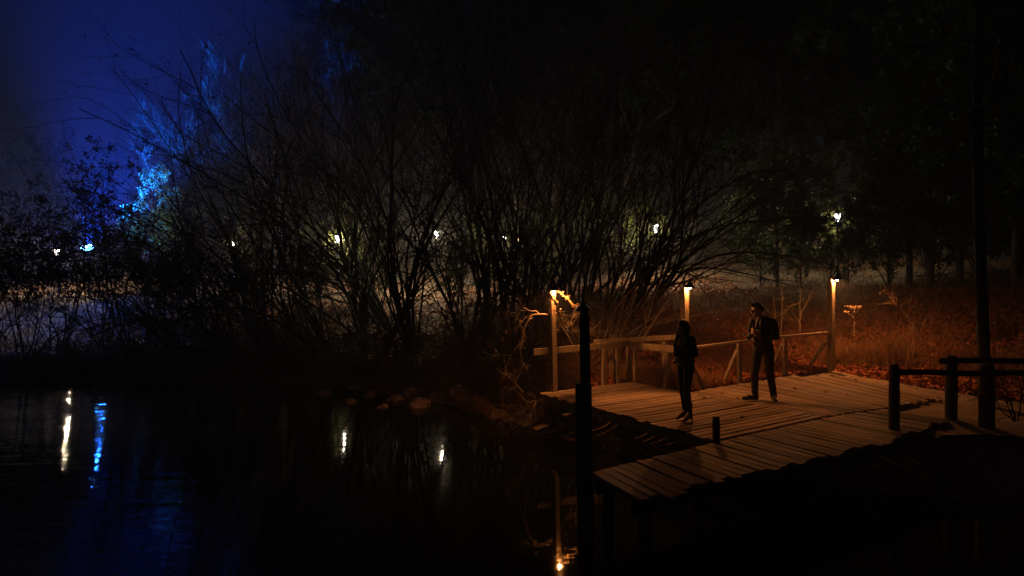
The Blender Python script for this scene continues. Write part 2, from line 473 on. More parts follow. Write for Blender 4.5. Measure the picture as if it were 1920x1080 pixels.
# long narrow arm toward the near lamp post
up_ = [(.95, 8.62), (2.99, 9.90), (5.15, 11.15), (6.35, 11.66)]; lo_ = [(1.40, 7.58), (2.75, 8.40), (5.5, 9.77), (6.15, 10.35), (7.0, 10.95)]
NB = 41
for i in range(NB):
    t0, t1 = i / NB, (i + 1) / NB
    a0, a1 = along(up_, t0), along(up_, t1); b0, b1 = along(lo_, t0), along(lo_, t1)
    a = (a0 + a1) / 2; b_ = (b0 + b1) / 2
    d = (b_ - a) / np.linalg.norm(b_ - a); nrm = np.array([-d[1], d[0]])
    gap = random.uniform(.008, .024)
    wa = abs((a1 - a0) @ nrm) - gap; wb = abs((b1 - b0) @ nrm) - gap
    rag = random.choice((0, 0, .03, .06, -.03, .11)) + random.uniform(-.015, .015)
    board(walk, wO, a + d * .012, b_ + d * rag, wa, wb, TOP - .004 + random.uniform(-.008, .006), M['shaded_plank'])
for t0, t1 in ((0, .33), (.33, .66), (.66, 1)):
    for k in (.14, .84):
        a = lerp(along(up_, t0), along(lo_, t0), k); b_ = lerp(along(up_, t1), along(lo_, t1), k)
        bar(walk, wO, 'joist', (*a, TOP - .16), (*b_, TOP - .16), .05, .19, M['dark_timber'])
for t in (.03, .28, .5):
    for k in (.14, .84):
        q = lerp(along(up_, t), along(lo_, t), k); zb = min(gz(*q), 0) - .3
        gq = Geo(); gq.lathe([(.0, 0), (.085, 0), (.08, TOP - .26 - zb), (0, TOP - .26 - zb)], n=10)
        link('pile', gq.mesh('pile', True), M['dark_timber'], walk, (q[0] - wO[0], q[1] - wO[1], zb))
bar(walk, wO, 'edge_joist', (3.5, 13.30, TOP - .15), (7.1, 15.38, TOP - .15), .05, .18, M['timber'])

# ------------------------------------------------------------------ railings
def railing(label, rails, posts, braces, org):
    r = empty('deck_railing', org, label, 'railing', 'railings round the deck')
    for a, b_, w, h in rails: bar(r, org, 'rail', a, b_, w, h, M['timber'], .004)
    for a, b_, w in posts: bar(r, org, 'post', a, b_, w, w, M['timber'], .003, (1, .4, 0))
    for a, b_, w in braces: bar(r, org, 'brace', a, b_, .045, w, M['timber'], .003, (0, .3, 1))
    return r


def dn(p): return (p[0], p[1], min(TOP - .5, gz(p[0], p[1]) - .1))


pa, pb, pc = pz(1133, 722), pz(1158, 719), pz(1176, 717)
railing('low plank railing at the back left edge of the deck, running past the vine-draped post',
        [((.40, 13.63, 1.58), (2.50, 14.58, 1.585), .045, .125)],
        [((*pa[:2] + (0, .02), .3), (*pa[:2] + (0, .02), 1.52), .10), ((*pb[:2] + (0, .02), .3), (*pb[:2] + (0, .02), 1.52), .10), ((.70, 13.86, .2), (.70, 13.86, 1.30), .09)],
        [], (.5, 13.63, .75))
railing('short heavy plank railing facing the water just behind the long-haired woman',
        [((2.53, 14.56, 1.535), (3.30, 13.42, 1.60), .045, .14)],
        [((2.50, 14.70, .3), (2.50, 14.70, 1.62), .09), ((2.60, 14.50, .5), (2.60, 14.50, 1.47), .075), ((3.04, 13.75, .5), (3.13, 13.70, 1.50), .09)],
        [], (2.5, 14.6, .75))
railing('long thin-topped railing behind the man, ending at the right lamp post',
        [((3.44, 13.42, 1.615), (5.35, 14.50, 1.635), .10, .045), ((5.36, 14.51, 1.635), (7.19, 15.52, 1.60), .10, .045)],
        [((4.74, 14.24, .4), (4.74, 14.24, 1.60), .085), ((6.0, 15.0, .4), (6.0, 15.0, 1.60), .085)],
        [((3.44, 13.50, 1.45), (3.86, 13.76, .74), .09), ((4.72, 14.33, 1.42), (4.50, 14.55, .70), .07), ((5.98, 15.1, 1.40), (5.78, 15.35, .74), .07),
         ((7.17, 15.62, 1.35), (6.95, 15.9, .8), .08)], (5.2, 14.4, .75))
railing('distant rail of the bank path glimpsed behind the deck corner',
        [((1.85, 15.6, 1.50), (3.75, 15.6, 1.57), .05, .11)],
        [((2.25, 15.66, .5), (2.25, 15.66, 1.5), .09), ((3.45, 15.66, .5), (3.45, 15.66, 1.52), .09)],
        [], (2.8, 15.6, .7))

# ------------------------------------------------------------------ dock lamp posts
def shade_profile(sc=1.):
    return [(.012, .20), (.02, .17), (.035, .15), (.04, .10), (.055, .075), (.10, .045), (.135, .01), (.15, -.03), (.148, -.032), (.13, .005), (.095, .038), (.05, .065), (.0, .07)]


def dock_lamp(x, y, label, side=(1, 0), lit=True, wpost=.125, toff=(.17, 0), power=1., mtl='timber', reach=.17, zt=2.78, tiltx=0.):
    org = (x, y, TOP)
    r = empty('lamp_post', org, label, 'lamp post', 'dock lamp posts')
    zb = min(gz(x, y), .4) - .4
    bar(r, org, 'post', (x, y, zb), (x, y, zt - .04), wpost, wpost, M[mtl], .003, (.75, .45, 0))
    gq = Geo(); gq.box((0, 0, 0), (0, 0, .045), wpost * .72, wpost * .72, (.75, .45, 0)); gq.box((0, 0, .045), (0, 0, .10), wpost * .42, wpost * .42, (.75, .45, 0))
    link('post_cap', gq.mesh('post_cap'), M[mtl], r, (0, 0, zt - .04 - TOP))
    sx_, sy_ = side
    hx, hy = sx_ * reach, sy_ * reach                         # shade axis
    pts = [(0, 0, zt + .05), (0, 0, zt + .18), (hx * .12, hy * .12, zt + .27), (hx * .5, hy * .5, zt + .325), (hx * .88, hy * .88, zt + .28), (hx, hy, zt + .21), (hx, hy, zt + .17)]
    gq = Geo(); gq.tube([(p[0], p[1], p[2] - TOP) for p in pts], [.011] * len(pts), 8)
    link('gooseneck_arm', gq.mesh('gooseneck_arm', True), M['metal'], r)
    gq = Geo(); gq.lathe([(a_ * .66, b2 * .72) for a_, b2 in shade_profile()], n=24)
    sh = link('lamp_shade', gq.mesh('lamp_shade', True), M['metal'], r, (hx, hy, zt + .03 - TOP + .02))
    if lit:
        gq = Geo(); gq.lathe([(.0, -.050), (.020, -.045), (.028, -.028), (.028, -.01), (.02, .01), (.013, .03), (.0, .035)], n=12)
        link('bulb', gq.mesh('bulb', True), M['bulb'], sh, (0, 0, -.005))
        ld = bpy.data.lights.new('bulb_light', 'POINT'); ld.energy = P_DOCK * power; ld.color = C_DOCK; ld.shadow_soft_size = .03
        lo = bpy.data.objects.new('bulb_light', ld); COL.objects.link(lo); lo.parent = sh; lo.location = (0, 0, .004)
    return r


dock_lamp(.80, 13.74, 'vine-draped lit lamp post at the left corner of the deck over the water', (.35, -.93), reach=.12, power=1.25)
dock_lamp(3.38, 13.36, 'lit lamp post rising directly behind the long-haired woman', (.62, -.78), reach=.12, zt=2.80)
dock_lamp(7.30, 15.60, 'lit lamp post at the right end of the deck railing beside the leafy bank', (.8, -.6), reach=.13, power=1.9)
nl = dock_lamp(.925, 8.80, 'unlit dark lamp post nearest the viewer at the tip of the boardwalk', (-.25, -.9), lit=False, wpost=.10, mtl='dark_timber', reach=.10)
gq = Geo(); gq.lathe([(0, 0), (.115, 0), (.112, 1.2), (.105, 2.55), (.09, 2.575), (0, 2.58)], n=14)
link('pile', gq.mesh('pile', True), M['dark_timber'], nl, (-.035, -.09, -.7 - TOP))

# mooring bollard
bo = Geo(); bo.lathe([(0, -.5), (.052, -.5), (.055, .30), (.05, .365), (.04, .372), (0, .374)], n=12)
tag(link('mooring_post', bo.mesh('mooring_post', True), M['dark_timber'], None, (2.93, 9.84, TOP)), 'short dark mooring post standing at the front corner of the deck', 'mooring post')

# ------------------------------------------------------------------ split-rail fences at right
def round_post(parent, org, x, y, h, r=.075, z0=.72):
    gq = Geo(); gq.lathe([(0, -1.0), (r, -1.0), (r * 1.03, h * .5), (r * .95, h - .04), (r * .7, h), (0, h + .01)], n=12)
    return link('post', gq.mesh('post', True), M['dark_timber'], parent, (x - org[0], y - org[1], z0 - org[2]))


fo = (5.80, 10.33, .7); f1 = empty('post_and_rail_fence', fo, 'dark post and rail fence whose end post stands at the edge of the boardwalk', 'fence', 'dark rail fences at the right')
round_post(f1, fo, 5.80, 10.33, 1.02); round_post(f1, fo, 7.42, 10.62, .95, .11)
q1 = py(1683, 698, 10.33); q2 = py(1850, 700, 10.5); q3 = py(1990, 698, 10.6)
for a, b_ in ((q1, q2), (q2 + (.01, 0, 0), q3)):
    gq = Geo(); P = np.linspace(0, 1, 8)[:, None] * (b_ - a); P[:, 2] += np.sin(np.linspace(0, 6, 8)) * .006
    gq.tube(P, [.045 + .004 * math.sin(i * 2) for i in range(8)], 8); link('rail', gq.mesh('rail', True), M['dark_timber'], f1, a - fo)
fo = (7.19, 11.13, .7); f2 = empty('post_and_rail_fence', fo, 'dark post and rail fence behind the first, its rail stub jutting left of the post', 'fence', 'dark rail fences at the right')
round_post(f2, fo, 7.19, 11.13, 1.0, .09); round_post(f2, fo, 9.4, 11.0, 1.0, .09)
q1 = py(1764, 677, 11.04); q2 = py(2010, 676, 10.9)
gq = Geo(); P = np.linspace(0, 1, 10)[:, None] * (q2 - q1); P[:, 2] += np.sin(np.linspace(0, 7, 10)) * .008
gq.tube(P, [.048] * 10, 8); link('rail', gq.mesh('rail', True), M['dark_timber'], f2, q1 - fo)

# ------------------------------------------------------------------ plants: branching generator
def unit(v): return v / (np.linalg.norm(v, axis=-1, keepdims=True) + 1e-9)


def grow(base, dirs, length, r0, K, wander, bend, rt=.25):
    """curved shoots: base, dirs (N,3); bend (3,) or (N,3) pulls directions"""
    N = len(base); P = np.zeros((N, K, 3)); P[:, 0] = base; d = unit(dirs); st = (length / (K - 1))[:, None]
    w = rng.normal(0, 1, (N, 3))
    for k in range(1, K):
        w = .6 * w + .8 * rng.normal(0, 1, (N, 3))
        d = unit(d + wander * w + bend)
        P[:, k] = P[:, k-1] + d * st
    t = np.linspace(0, 1, K)[None]
    R = r0[:, None] * (1 - (1 - rt) * t)
    return P, R


def children(P, R, n, tmin, tmax, ang, lfac, rfac, length, upward=0.):
    N, K, _ = P.shape
    i = np.repeat(np.arange(N), n); t = rng.uniform(tmin, tmax, len(i)) * (K - 1)
    k = np.clip(t.astype(int), 0, K - 2); f = (t - k)[:, None]
    b_ = P[i, k] * (1 - f) + P[i, k+1] * f; tan = unit(P[i, k+1] - P[i, k])
    r = unit(np.cross(tan, rng.normal(0, 1, (len(i), 3))))
    a = rng.normal(ang, .18, len(i))[:, None]
    d = tan * np.cos(a) + r * np.sin(a); d[:, 2] += upward
    rr = (R[i, k] * rfac); ll = length[i] * lfac * (1.15 - t / (K - 1) * .6) * rng.uniform(.6, 1.25, len(i))
    return b_, d, ll, rr


def leafquads(C, size, flat=0.):
    """random quads of about `size` centred on C"""
    n = len(C); a = unit(rng.normal(0, 1, (n, 3)) * (1, 1, 1 - flat)); b_ = unit(np.cross(a, rng.normal(0, 1, (n, 3))))
    s = (size * rng.uniform(.6, 1.4, n))[:, None]
    V = np.stack([C - a * s, C + b_ * s * .55, C + a * s, C - b_ * s * .55], 1).reshape(-1, 3)
    Qs = np.arange(4 * n).reshape(n, 4)
    return V, Qs


def shrub_mesh(nstem=15, H=5., lean=(0, 0), spread=.75, levels=(6, 6, 5), seed=1, leaves=0, base_r=.35, arch=-.02, thin=1.):
    global rng
    rng = np.random.default_rng(seed)
    th = rng.uniform(0, 2 * math.pi, nstem); rr = base_r * np.sqrt(rng.uniform(0, 1, nstem))
    base = np.stack([rr * np.cos(th), rr * np.sin(th), np.full(nstem, -.15)], 1)
    out = rng.uniform(.25, 1, nstem) * spread
    d = np.stack([np.cos(th) * out + lean[0], np.sin(th) * out + lean[1], np.ones(nstem)], 1)
    ln = H * rng.uniform(.75, 1.2, nstem); r0 = rng.uniform(.014, .036, nstem) * (H / 5) * thin
    P, R = grow(base, d, ln, r0, 18, .07, np.array([lean[0] * .02, lean[1] * .02, arch]))
    G1 = Geo(); G1.add(*tubes(P, R, 6))
    G2 = Geo()
    b_, d, ll, r = children(P, R, levels[0], .12, .98, .6, .45, .62, ln, .06)
    P2, R2 = grow(b_, d, ll, r, 9, .13, np.array([0, 0, .015])); G1.add(*tubes(P2, R2, 5))
    b_, d, l3, r = children(P2, R2, levels[1], .15, 1, .6, .5, .55, ll)
    P3, R3 = grow(b_, d, l3, np.maximum(r, .0032), 5, .14, np.array([0, 0, .02])); G2.add(*tubes(P3, R3, 3))
    b_, d, l4, r = children(P3, R3, levels[2], .1, 1, .65, .55, .6, l3)
    P4_, R4 = grow(b_, d, l4, np.maximum(r, .0022), 4, .16, np.array([0, 0, .02])); G2.add(*tubes(P4_, R4, 3))
    lf = None
    if leaves:
        pts = P4_.reshape(-1, 3); pts = pts[pts[:, 2] > H * .42] if leaves > 3000 else pts; pts = pts[rng.integers(0, len(pts), leaves)] + rng.normal(0, .03, (leaves, 3))
        G3 = Geo(); G3.add(*leafquads(pts, .035 if leaves < 3000 else .05)); lf = G3.mesh('dead_leaves')
    return G1.mesh('stems', True), G2.mesh('twigs'), lf


PROTO = {
    'fan': shrub_mesh(17, 7.0, (0, 0), .5, seed=3, leaves=900),
    'fan2': shrub_mesh(17, 6.8, (.12, 0), .55, seed=4, leaves=900),
    'arch': shrub_mesh(17, 8.6, (.55, 0), .45, seed=5, leaves=900, arch=-.012),
    'arch2': shrub_mesh(15, 9.2, (.42, .1), .4, seed=6, leaves=900, arch=-.02),
    'sparse': shrub_mesh(12, 6.4, (0, 0), .6, (6, 7, 5), seed=9, leaves=9000),
    'tall': shrub_mesh(12, 10.0, (.1, 0), .32, seed=8, leaves=900),
}
for k, v in PROTO.items():
    v[0].materials.append(M['bark']); v[1].materials.append(M['bark']); v[2].materials.append(M['bark'])


def shrub(px, Y, proto, rz, sc, label, group='bare shrubs along the far bank', x=None, sz=None):
    if x is None: x = py(px, 600, Y)[0]
    r = empty('bare_shrub', (x, Y, gz(x, Y)), label, 'shrub', group, math.radians(rz))
    r.scale = (sc, sc, sz or sc)
    a, b_, c = PROTO[proto]
    link('stems', a, None, r); link('twigs', b_, None, r)
    if c: link('dead_leaves', c, None, r)
    return r


# (pixel x of the base, distance, proto, rotation, scale, label)
for s_ in [
    (-60, 22, 'sparse', 20, .74, 'bare shrub cut by the left picture edge in front of the tan glow'),
    (35, 21.8, 'sparse', 130, .74, 'bare shrub below the warm white lamp at far left'),
    (105, 23.8, 'sparse', 60, .80, 'bare shrub standing between the warm white lamp and the blue floodlight', 'second row of bare shrubs'),
    (195, 24.2, 'sparse', 310, .84, 'dense-topped bare shrub against the blue glow just right of the floodlight', 'second row of bare shrubs'),
    (-20, 24.5, 'sparse', 190, .80, 'dense-topped bare shrub at the left edge behind the others', 'second row of bare shrubs'),
    (250, 22.5, 'sparse', 250, .80, 'bare many-stemmed shrub standing just right of the blue floodlight'),
    (330, 22.6, 'arch', 170, .62, 'bare shrub arching left between the blue floodlight and the orange-lit lamp'),
    (430, 21.4, 'arch2', 185, .66, 'tall bare shrub arching left below the small orange-lit lamp'),
    (520, 21.0, 'arch', 160, .78, 'bare shrub with long stems arching left over the dark shore'),
    (605, 21.2, 'arch2', 195, .85, 'bare shrub leaning left under the lantern with green leaves round it'),
    (700, 20.6, 'fan2', 40, .98, 'bare shrub with crossing stems right of the green-ringed lantern'),
    (768, 20.2, 'tall', 160, .92, 'upright bare shrub just left of the lantern in the tan mist'),
    (880, 19.8, 'fan', 300, 1.0, 'bare shrub with fine crossing stems right of the lantern in the tan mist'),
    (960, 20.0, 'tall', 10, .95, 'tall bare shrub standing behind the drooping pale branch'),
    (1040, 19.6, 'fan2', 200, .95, 'bare shrub behind the vine-draped lamp post'),
    (1140, 20.6, 'arch', 10, .85, 'bare shrub arching right over the deck corner toward the lantern'),
    (1200, 20.2, 'arch2', -15, .85, 'bare shrub leaning right behind the short heavy railing'),
    (385, 24.5, 'fan2', 80, .85, 'bare shrub filling the gap between the blue floodlight and the orange-lit lamp', 'second row of bare shrubs'),
    (475, 24.0, 'tall', 20, .88, 'tall bare shrub behind the arching ones, right of the orange-lit lamp', 'second row of bare shrubs'),
    (685, 23.4, 'tall', 120, 1.0, 'tall bare shrub rising just right of the green-ringed lantern', 'second row of bare shrubs'),
    (738, 23.0, 'arch2', 150, 1.1, 'tall bare shrub leaning toward the lantern at the centre', 'second row of bare shrubs'),
    (925, 22.2, 'tall', 60, 1.1, 'tall bare shrub in front of the dim half-hidden lantern', 'second row of bare shrubs'),
    (1010, 21.8, 'arch2', 30, 1.05, 'tall bare shrub above and behind the vine-draped post', 'second row of bare shrubs'),
    (1090, 22.0, 'tall', 240, 1.0, 'tall bare shrub left of the lantern over the middle lamp post', 'second row of bare shrubs')]:
    shrub(*s_)
# two pale stemmed shrubs close behind the deck, lit from below by the dock lamps
pal = shrub_mesh(6, 4.6, (.55, 0), .45, (3, 3, 2), seed=21, leaves=0, arch=-.012, thin=1.15)
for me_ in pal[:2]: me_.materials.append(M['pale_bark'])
for (px, Y, rz, sc, lab) in ((1105, 17.2, 5, .9, 'pale-stemmed leaning shrub lit orange behind the left railing'),):
    x = py(px, 640, Y)[0]
    r = empty('pale_shrub', (x, Y, gz(x, Y)), lab, 'shrub', 'pale shrubs behind the deck', math.radians(rz)); r.scale = (sc,) * 3
    link('stems', pal[0], None, r); link('twigs', pal[1], None, r)['kind'] = 'stuff'

# hand-laid branches (pixel polylines at a distance) for the lit twigs by the left post
def branch_thing(name, label, cat, lines, mtl, r0, Y, twigs=10, seed=2, group=None, tl=.3, parts='branch', leafy=0, leafm=None):
    global rng
    rng = np.random.default_rng(seed)
    first = None
    for li, ln in enumerate(lines):
        pts = np.array([py(x, y, Y + dz) for (x, y, dz) in ln])
        if first is None:
            first = pts[0]; root = empty(name, first, label, cat, group)
        # smooth
        K = 4 * len(pts); tt = np.linspace(0, len(pts) - 1, K); P = np.stack([np.interp(tt, np.arange(len(pts)), pts[:, j]) for j in range(3)], 1)
        P[1:-1] = (P[:-2] + P[1:-1] * 2 + P[2:]) / 4; P[1:-1] = (P[:-2] + P[1:-1] * 2 + P[2:]) / 4
        P += rng.normal(0, .008, P.shape)
        rr = r0 * (1 if li == 0 else .7); R = np.linspace(rr, rr * .35, K)
        G_ = Geo(); G_.tube(P - first, R, 6)
        if twigs:
            Pn, Rn = P[None], R[None]; Lr = np.array([tl])
            b_, d, ll, r = children(Pn, Rn, twigs, .15, 1, .7, 1., .6, Lr)
            P2, R2 = grow(b_, d, ll, np.maximum(r, .004), 7, .18, np.array([0, 0, -.03])); G_.add(tubes(P2 - first, R2, 4)[0], tubes(P2, R2, 4)[1])
            b_, d, ll, r = children(P2, R2, 5, .2, 1, .7, .6, .6, ll)
            P3, R3 = grow(b_, d, ll, np.maximum(r, .003), 5, .2, np.array([0, 0, -.03])); G_.add(tubes(P3 - first, R3, 3)[0], tubes(P3, R3, 3)[1])
        link(parts, G_.mesh(parts, True), mtl, root)
        if leafy:
            c = P[rng.integers(0, K, leafy)] + rng.normal(0, .022, (leafy, 3)) - first
            G_ = Geo(); G_.add(*leafquads(c, .022)); o = link('leaves', G_.mesh('leaves'), leafm or mtl, root); o['kind'] = 'stuff'
    return root


branch_thing('drooping_branch', 'pale drooping bare branch hanging over the water left of the vine-draped post', 'branch',
             [[(1090, 690, 1.2), (1062, 620, .8), (1030, 588, .4), (995, 590, .2), (985, 612, .1), (972, 650, 0), (955, 668, 0), (950, 700, 0)],
              [(985, 612, .1), (973, 645, 0), (978, 675, 0), (987, 695, 0)], [(1010, 586, .3), (985, 582, .2), (960, 592, .1), (935, 600, 0)],
              [(958, 668, 0), (935, 665, 0), (905, 672, 0)], [(995, 590, .2), (975, 603, .1), (965, 620, 0), (945, 634, 0)]],
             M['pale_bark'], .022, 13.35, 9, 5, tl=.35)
branch_thing('bare_brush', 'pale curling branches sticking out over the water at the left corner of the deck', 'bush',
             [[(1004, 772, .8), (1006, 750, .2), (1003, 760, 0), (1000, 778, 0), (985, 800, 0)], [(1004, 752, .1), (985, 755, 0), (965, 780, 0)], [(1002, 758, .1), (985, 770, 0), (950, 790, -.1)],
              [(1004, 770, .1), (985, 790, -.1), (950, 812, -.2)], [(980, 735, .4), (960, 710, .3), (930, 690, .2)]],
             M['pale_bark'], .016, 13.2, 10, 7, tl=.45)
branch_thing('bare_brush', 'thin curly twigs between the left lit post and the near dark lamp post', 'bush',
             [[(1120, 690, 1.6), (1095, 650, 1.), (1075, 620, .5), (1060, 600, .3)], [(1095, 650, 1.), (1105, 625, .8), (1122, 610, .8)], [(1075, 620, .5), (1070, 600, .4), (1078, 590, .4)]],
             M['pale_bark'], .018, 14.0, 12, 9, tl=.4)
branch_thing('pale_shrub', 'pale bare shrub of long bowed stems just left of the middle lamp post', 'shrub',
             [[(1200, 660, 0), (1205, 632, 0), (1235, 588, .1), (1262, 550, .2), (1290, 512, .3), (1318, 470, .4), (1350, 440, .5)], [(1192, 660, 0), (1195, 636, 0), (1216, 598, 0), (1224, 560, 0), (1240, 520, .1), (1262, 480, .2)],
              [(1158, 655, 0), (1162, 632, 0), (1176, 598, 0), (1187, 566, 0), (1191, 538, 0), (1200, 495, 0)], [(1145, 655, 0), (1148, 634, 0), (1160, 604, 0), (1164, 584, 0), (1174, 553, 0)], [(1130, 655, 0), (1138, 620, 0), (1150, 585, 0), (1185, 540, 0), (1235, 490, .2), (1300, 455, .4)]],
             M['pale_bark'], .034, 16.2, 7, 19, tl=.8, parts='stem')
branch_thing('vine', 'shaggy vine drooping from the top of the left lit lamp post', 'vine',
             [[(1030, 545, 0), (1036, 560, -.05), (1045, 572, -.08), (1050, 590, -.1), (1051, 604, -.1), (1047, 618, -.1)]], M['moss'], .022, 13.6, 14, 3, tl=.07, parts='stem', leafy=240)
branch_thing('vine', 'shaggy vine slanting from the left lit lamp toward the near lamp post', 'vine',
             [[(1015, 507, .5), (1038, 540, .2), (1058, 553, .1), (1072, 568, .0), (1083, 580, -.05), (1095, 578, -.05)]], M['moss'], .022, 13.7, 14, 4, tl=.10, parts='stem', leafy=200)

# ------------------------------------------------------------------ trees
def bare_tree_mesh(H=15, seed=1, up=.04, n1=26, fan=.5, n2=9, n3=8, rmin=.009):
    global rng
    rng = np.random.default_rng(seed)
    P, R = grow(np.array([[0, 0, -.3]]), np.array([[0, 0, 1.]]), np.array([H * .92]), np.array([H * .016]), 18, .03, np.array([0, 0, .05]), .15)
    G1 = Geo(); G1.add(*tubes(P, R, 10)); G2 = Geo()
    b_, d, ll, r = children(P, R, n1, .22, .98, .75, .42, .5, np.array([H]), .15)
    P2, R2 = grow(b_, d, ll, r, 10, .07, np.array([0, 0, up])); G2.add(*tubes(P2, R2, 6))
    b_, d, l3, r = children(P2, R2, n2, .15, 1, fan, .5, .55, ll)
    P3, R3 = grow(b_, d, l3, np.maximum(r, rmin * 1.35), 7, .09, np.array([0, 0, up])); G2.add(*tubes(P3, R3, 4))
    b_, d, l4, r = children(P3, R3, n3, .1, 1, fan, .5, .6, l3)
    P4_, R4 = grow(b_, d, l4, np.maximum(r, rmin), 5, .11, np.array([0, 0, up])); G2.add(*tubes(P4_, R4, 3))
    return G1.mesh('trunk', True), G2.mesh('crown')


def leafy_tree_mesh(H=14, seed=1, spread=.3, nl=14000, size=.13, conifer=False, low=.15):
    global rng
    rng = np.random.default_rng(seed)
    P, R = grow(np.array([[0, 0, -.3]]), np.array([[0, 0, 1.]]), np.array([H]), np.array([H * .017]), 16, .02, np.array([0, 0, .05]), .1)
    G1 = Geo(); G1.add(*tubes(P, R, 10))
    b_, d, ll, r = children(P, R, 46 if conifer else 28, low, .98, 1.25 if conifer else .8, spread, .35, np.array([H]), 0. if conifer else .1)
    P2, R2 = grow(b_, d, ll, r, 8, .05, np.array([0, 0, -.02 if conifer else .03])); G1.add(*tubes(P2, R2, 5))
    b_, d, l3, r = children(P2, R2, 7, .25, 1, .7, .42, .5, ll)
    P3, R3 = grow(b_, d, l3, np.maximum(r, .01), 5, .1, np.array([0, 0, 0.])); G1.add(*tubes(P3, R3, 3))
    pts = P3[:, 1:].reshape(-1, 3); pts = pts[rng.integers(0, len(pts), nl)] + rng.normal(0, size * 1.1, (nl, 3))
    G2 = Geo(); G2.add(*leafquads(pts, size, .3 if conifer else 0)); return G1.mesh('trunk', True), G2.mesh('crown')


TREE = {'bareA': bare_tree_mesh(16, 31), 'bareB': bare_tree_mesh(15, 32, .07, 30, .42), 'birch': bare_tree_mesh(11, 33, .09, 34, .32, 10, 8),
        'fir': leafy_tree_mesh(17, 34, .3, 20000, .15, True), 'oak': leafy_tree_mesh(13, 35, .34, 16000, .12), 'bush': leafy_tree_mesh(3.6, 36, .5, 9000, .05, low=.05),
        'canopy': leafy_tree_mesh(18, 41, .30, 30000, .17, low=.36), 'canopy2': leafy_tree_mesh(16, 42, .34, 26000, .16, low=.40),
        'thick': leafy_tree_mesh(4.6, 43, .5, 12000, .055, low=.03),
        'silver': leafy_tree_mesh(8.6, 37, .36, 12000, .06, low=.2), 'frosty': bare_tree_mesh(10.5, 44, .07, 34, .5, 9, 8, .012)}
for k, v in TREE.items():
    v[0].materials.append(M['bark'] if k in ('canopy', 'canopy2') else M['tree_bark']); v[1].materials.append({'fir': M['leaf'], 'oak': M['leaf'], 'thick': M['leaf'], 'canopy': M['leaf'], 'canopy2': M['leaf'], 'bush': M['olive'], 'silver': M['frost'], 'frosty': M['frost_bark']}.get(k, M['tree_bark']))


def tree(name, px, Y, kind, rz, sc, label, cat='tree', group=None, x=None):
    if x is None: x = py(px, 500, Y)[0]
    r = empty(name, (x, Y, gz(x, Y)), label, cat, group, math.radians(rz)); r.scale = (sc, sc, sc)
    a, b_ = TREE[kind]; link('trunk', a, None, r); link('crown', b_, None, r)
    return r


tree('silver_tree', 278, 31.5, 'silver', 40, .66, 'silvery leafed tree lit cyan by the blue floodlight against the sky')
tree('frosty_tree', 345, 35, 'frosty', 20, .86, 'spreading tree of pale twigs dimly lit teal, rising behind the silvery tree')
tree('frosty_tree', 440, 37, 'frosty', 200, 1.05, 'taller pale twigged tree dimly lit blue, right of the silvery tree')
tree('bare_tree', 520, 31, 'birch', 15, 1.0, 'bare tree of upswept twigs faintly lit blue right of the silvery tree')
tree('bare_tree', 640, 38, 'birch', 95, 1.12, 'taller bare tree in the dark behind the upswept blue-lit one')
tree('bare_tree', 985, 25.5, 'bareA', 0, .85, 'tall bare tree with faint blue branches at the top centre')
tree('evergreen_tree', 1400, 33, 'oak', 60, 1.25, 'big dark evergreen with a faint teal tint right of the tall bare tree')
tree('bare_tree', 1470, 27, 'bareB', 120, .75, 'pale barked tree with tangled twigs between the two right-hand lanterns')
tree('fir_tree', 1740, 23, 'fir', 10, .5, 'dark conifer standing below and right of the rightmost lantern')
tree('fir_tree', 1770, 27, 'fir', 140, .85, 'dark conifer near the right picture edge behind the bank')
for (px, Y, rz, sc, lab) in ((1455, 23.5, 0, .36, 'small dark conifer between the standing man and the right lamp post'), (1705, 21.5, 60, .36, 'small dark conifer right of and behind the right lamp post'), (1745, 21, 130, .42, 'dark spreading conifer over the right bank'),
                             (1800, 20, 200, .42, 'dark conifer just left of the tall straight trunk'), (1905, 19, 260, .45, 'dark conifer cut by the right picture edge')):
    tree('fir_tree', px, Y, 'fir', rz, sc, lab)
WOOD = 'dark trees of the wood behind the lanterns'
for (px, Y, k, rz, sc) in ((745, 33, 'canopy', 0, 1.0), (880, 29, 'canopy2', 60, 1.0), (1040, 30, 'canopy', 120, 1.), (1170, 28, 'canopy2', 200, 1.05), (1300, 29, 'canopy', 250, 1.0), (1450, 30, 'canopy2', 310, 1.05), (1600, 28, 'canopy', 30, 1.), (1740, 26, 'canopy2', 90, 1.), (1890, 24, 'canopy', 150, 1.), (2030, 24, 'canopy2', 10, 1.), (640, 40, 'canopy', 77, 1.),
                           (730, 40, 'bareA', 50, 1.1), (830, 44, 'oak', 10, 1.4), (900, 39, 'bareB', 150, 1.1), (1080, 42, 'fir', 80, 1.1), (1170, 38, 'bareA', 220, 1.05), (1260, 43, 'oak', 280, 1.4),
                           (1560, 38, 'oak', 33, 1.3), (1700, 41, 'bareB', 77, 1.1), (1850, 36, 'fir', 12, 1.1), (1960, 33, 'oak', 90, 1.2), (1500, 46, 'fir', 0, 1.3), (1350, 48, 'fir', 0, 1.35), (970, 50, 'fir', 0, 1.35)):
    tree('wood_tree', px, Y, k, rz, sc, 'tall dark tree lost in the unlit wood behind the lanterns', group=WOOD)
FARW = 'low trees on the dark skyline at the left'
for (px, Y, k, rz, sc) in ((-120, 52, 'bush', 0, 2.2), (10, 56, 'oak', 50, .55), (110, 60, 'bush', 90, 2.4), (230, 58, 'oak', 10, .62), (-260, 50, 'oak', 200, .6), (420, 52, 'oak', 120, .75), (560, 50, 'bush', 30, 2.6), (680, 54, 'oak', 310, 1.0)):
    tree('skyline_tree', px, Y, k, rz, sc, 'low rounded tree on the dark skyline beyond the lamps at left', group=FARW)
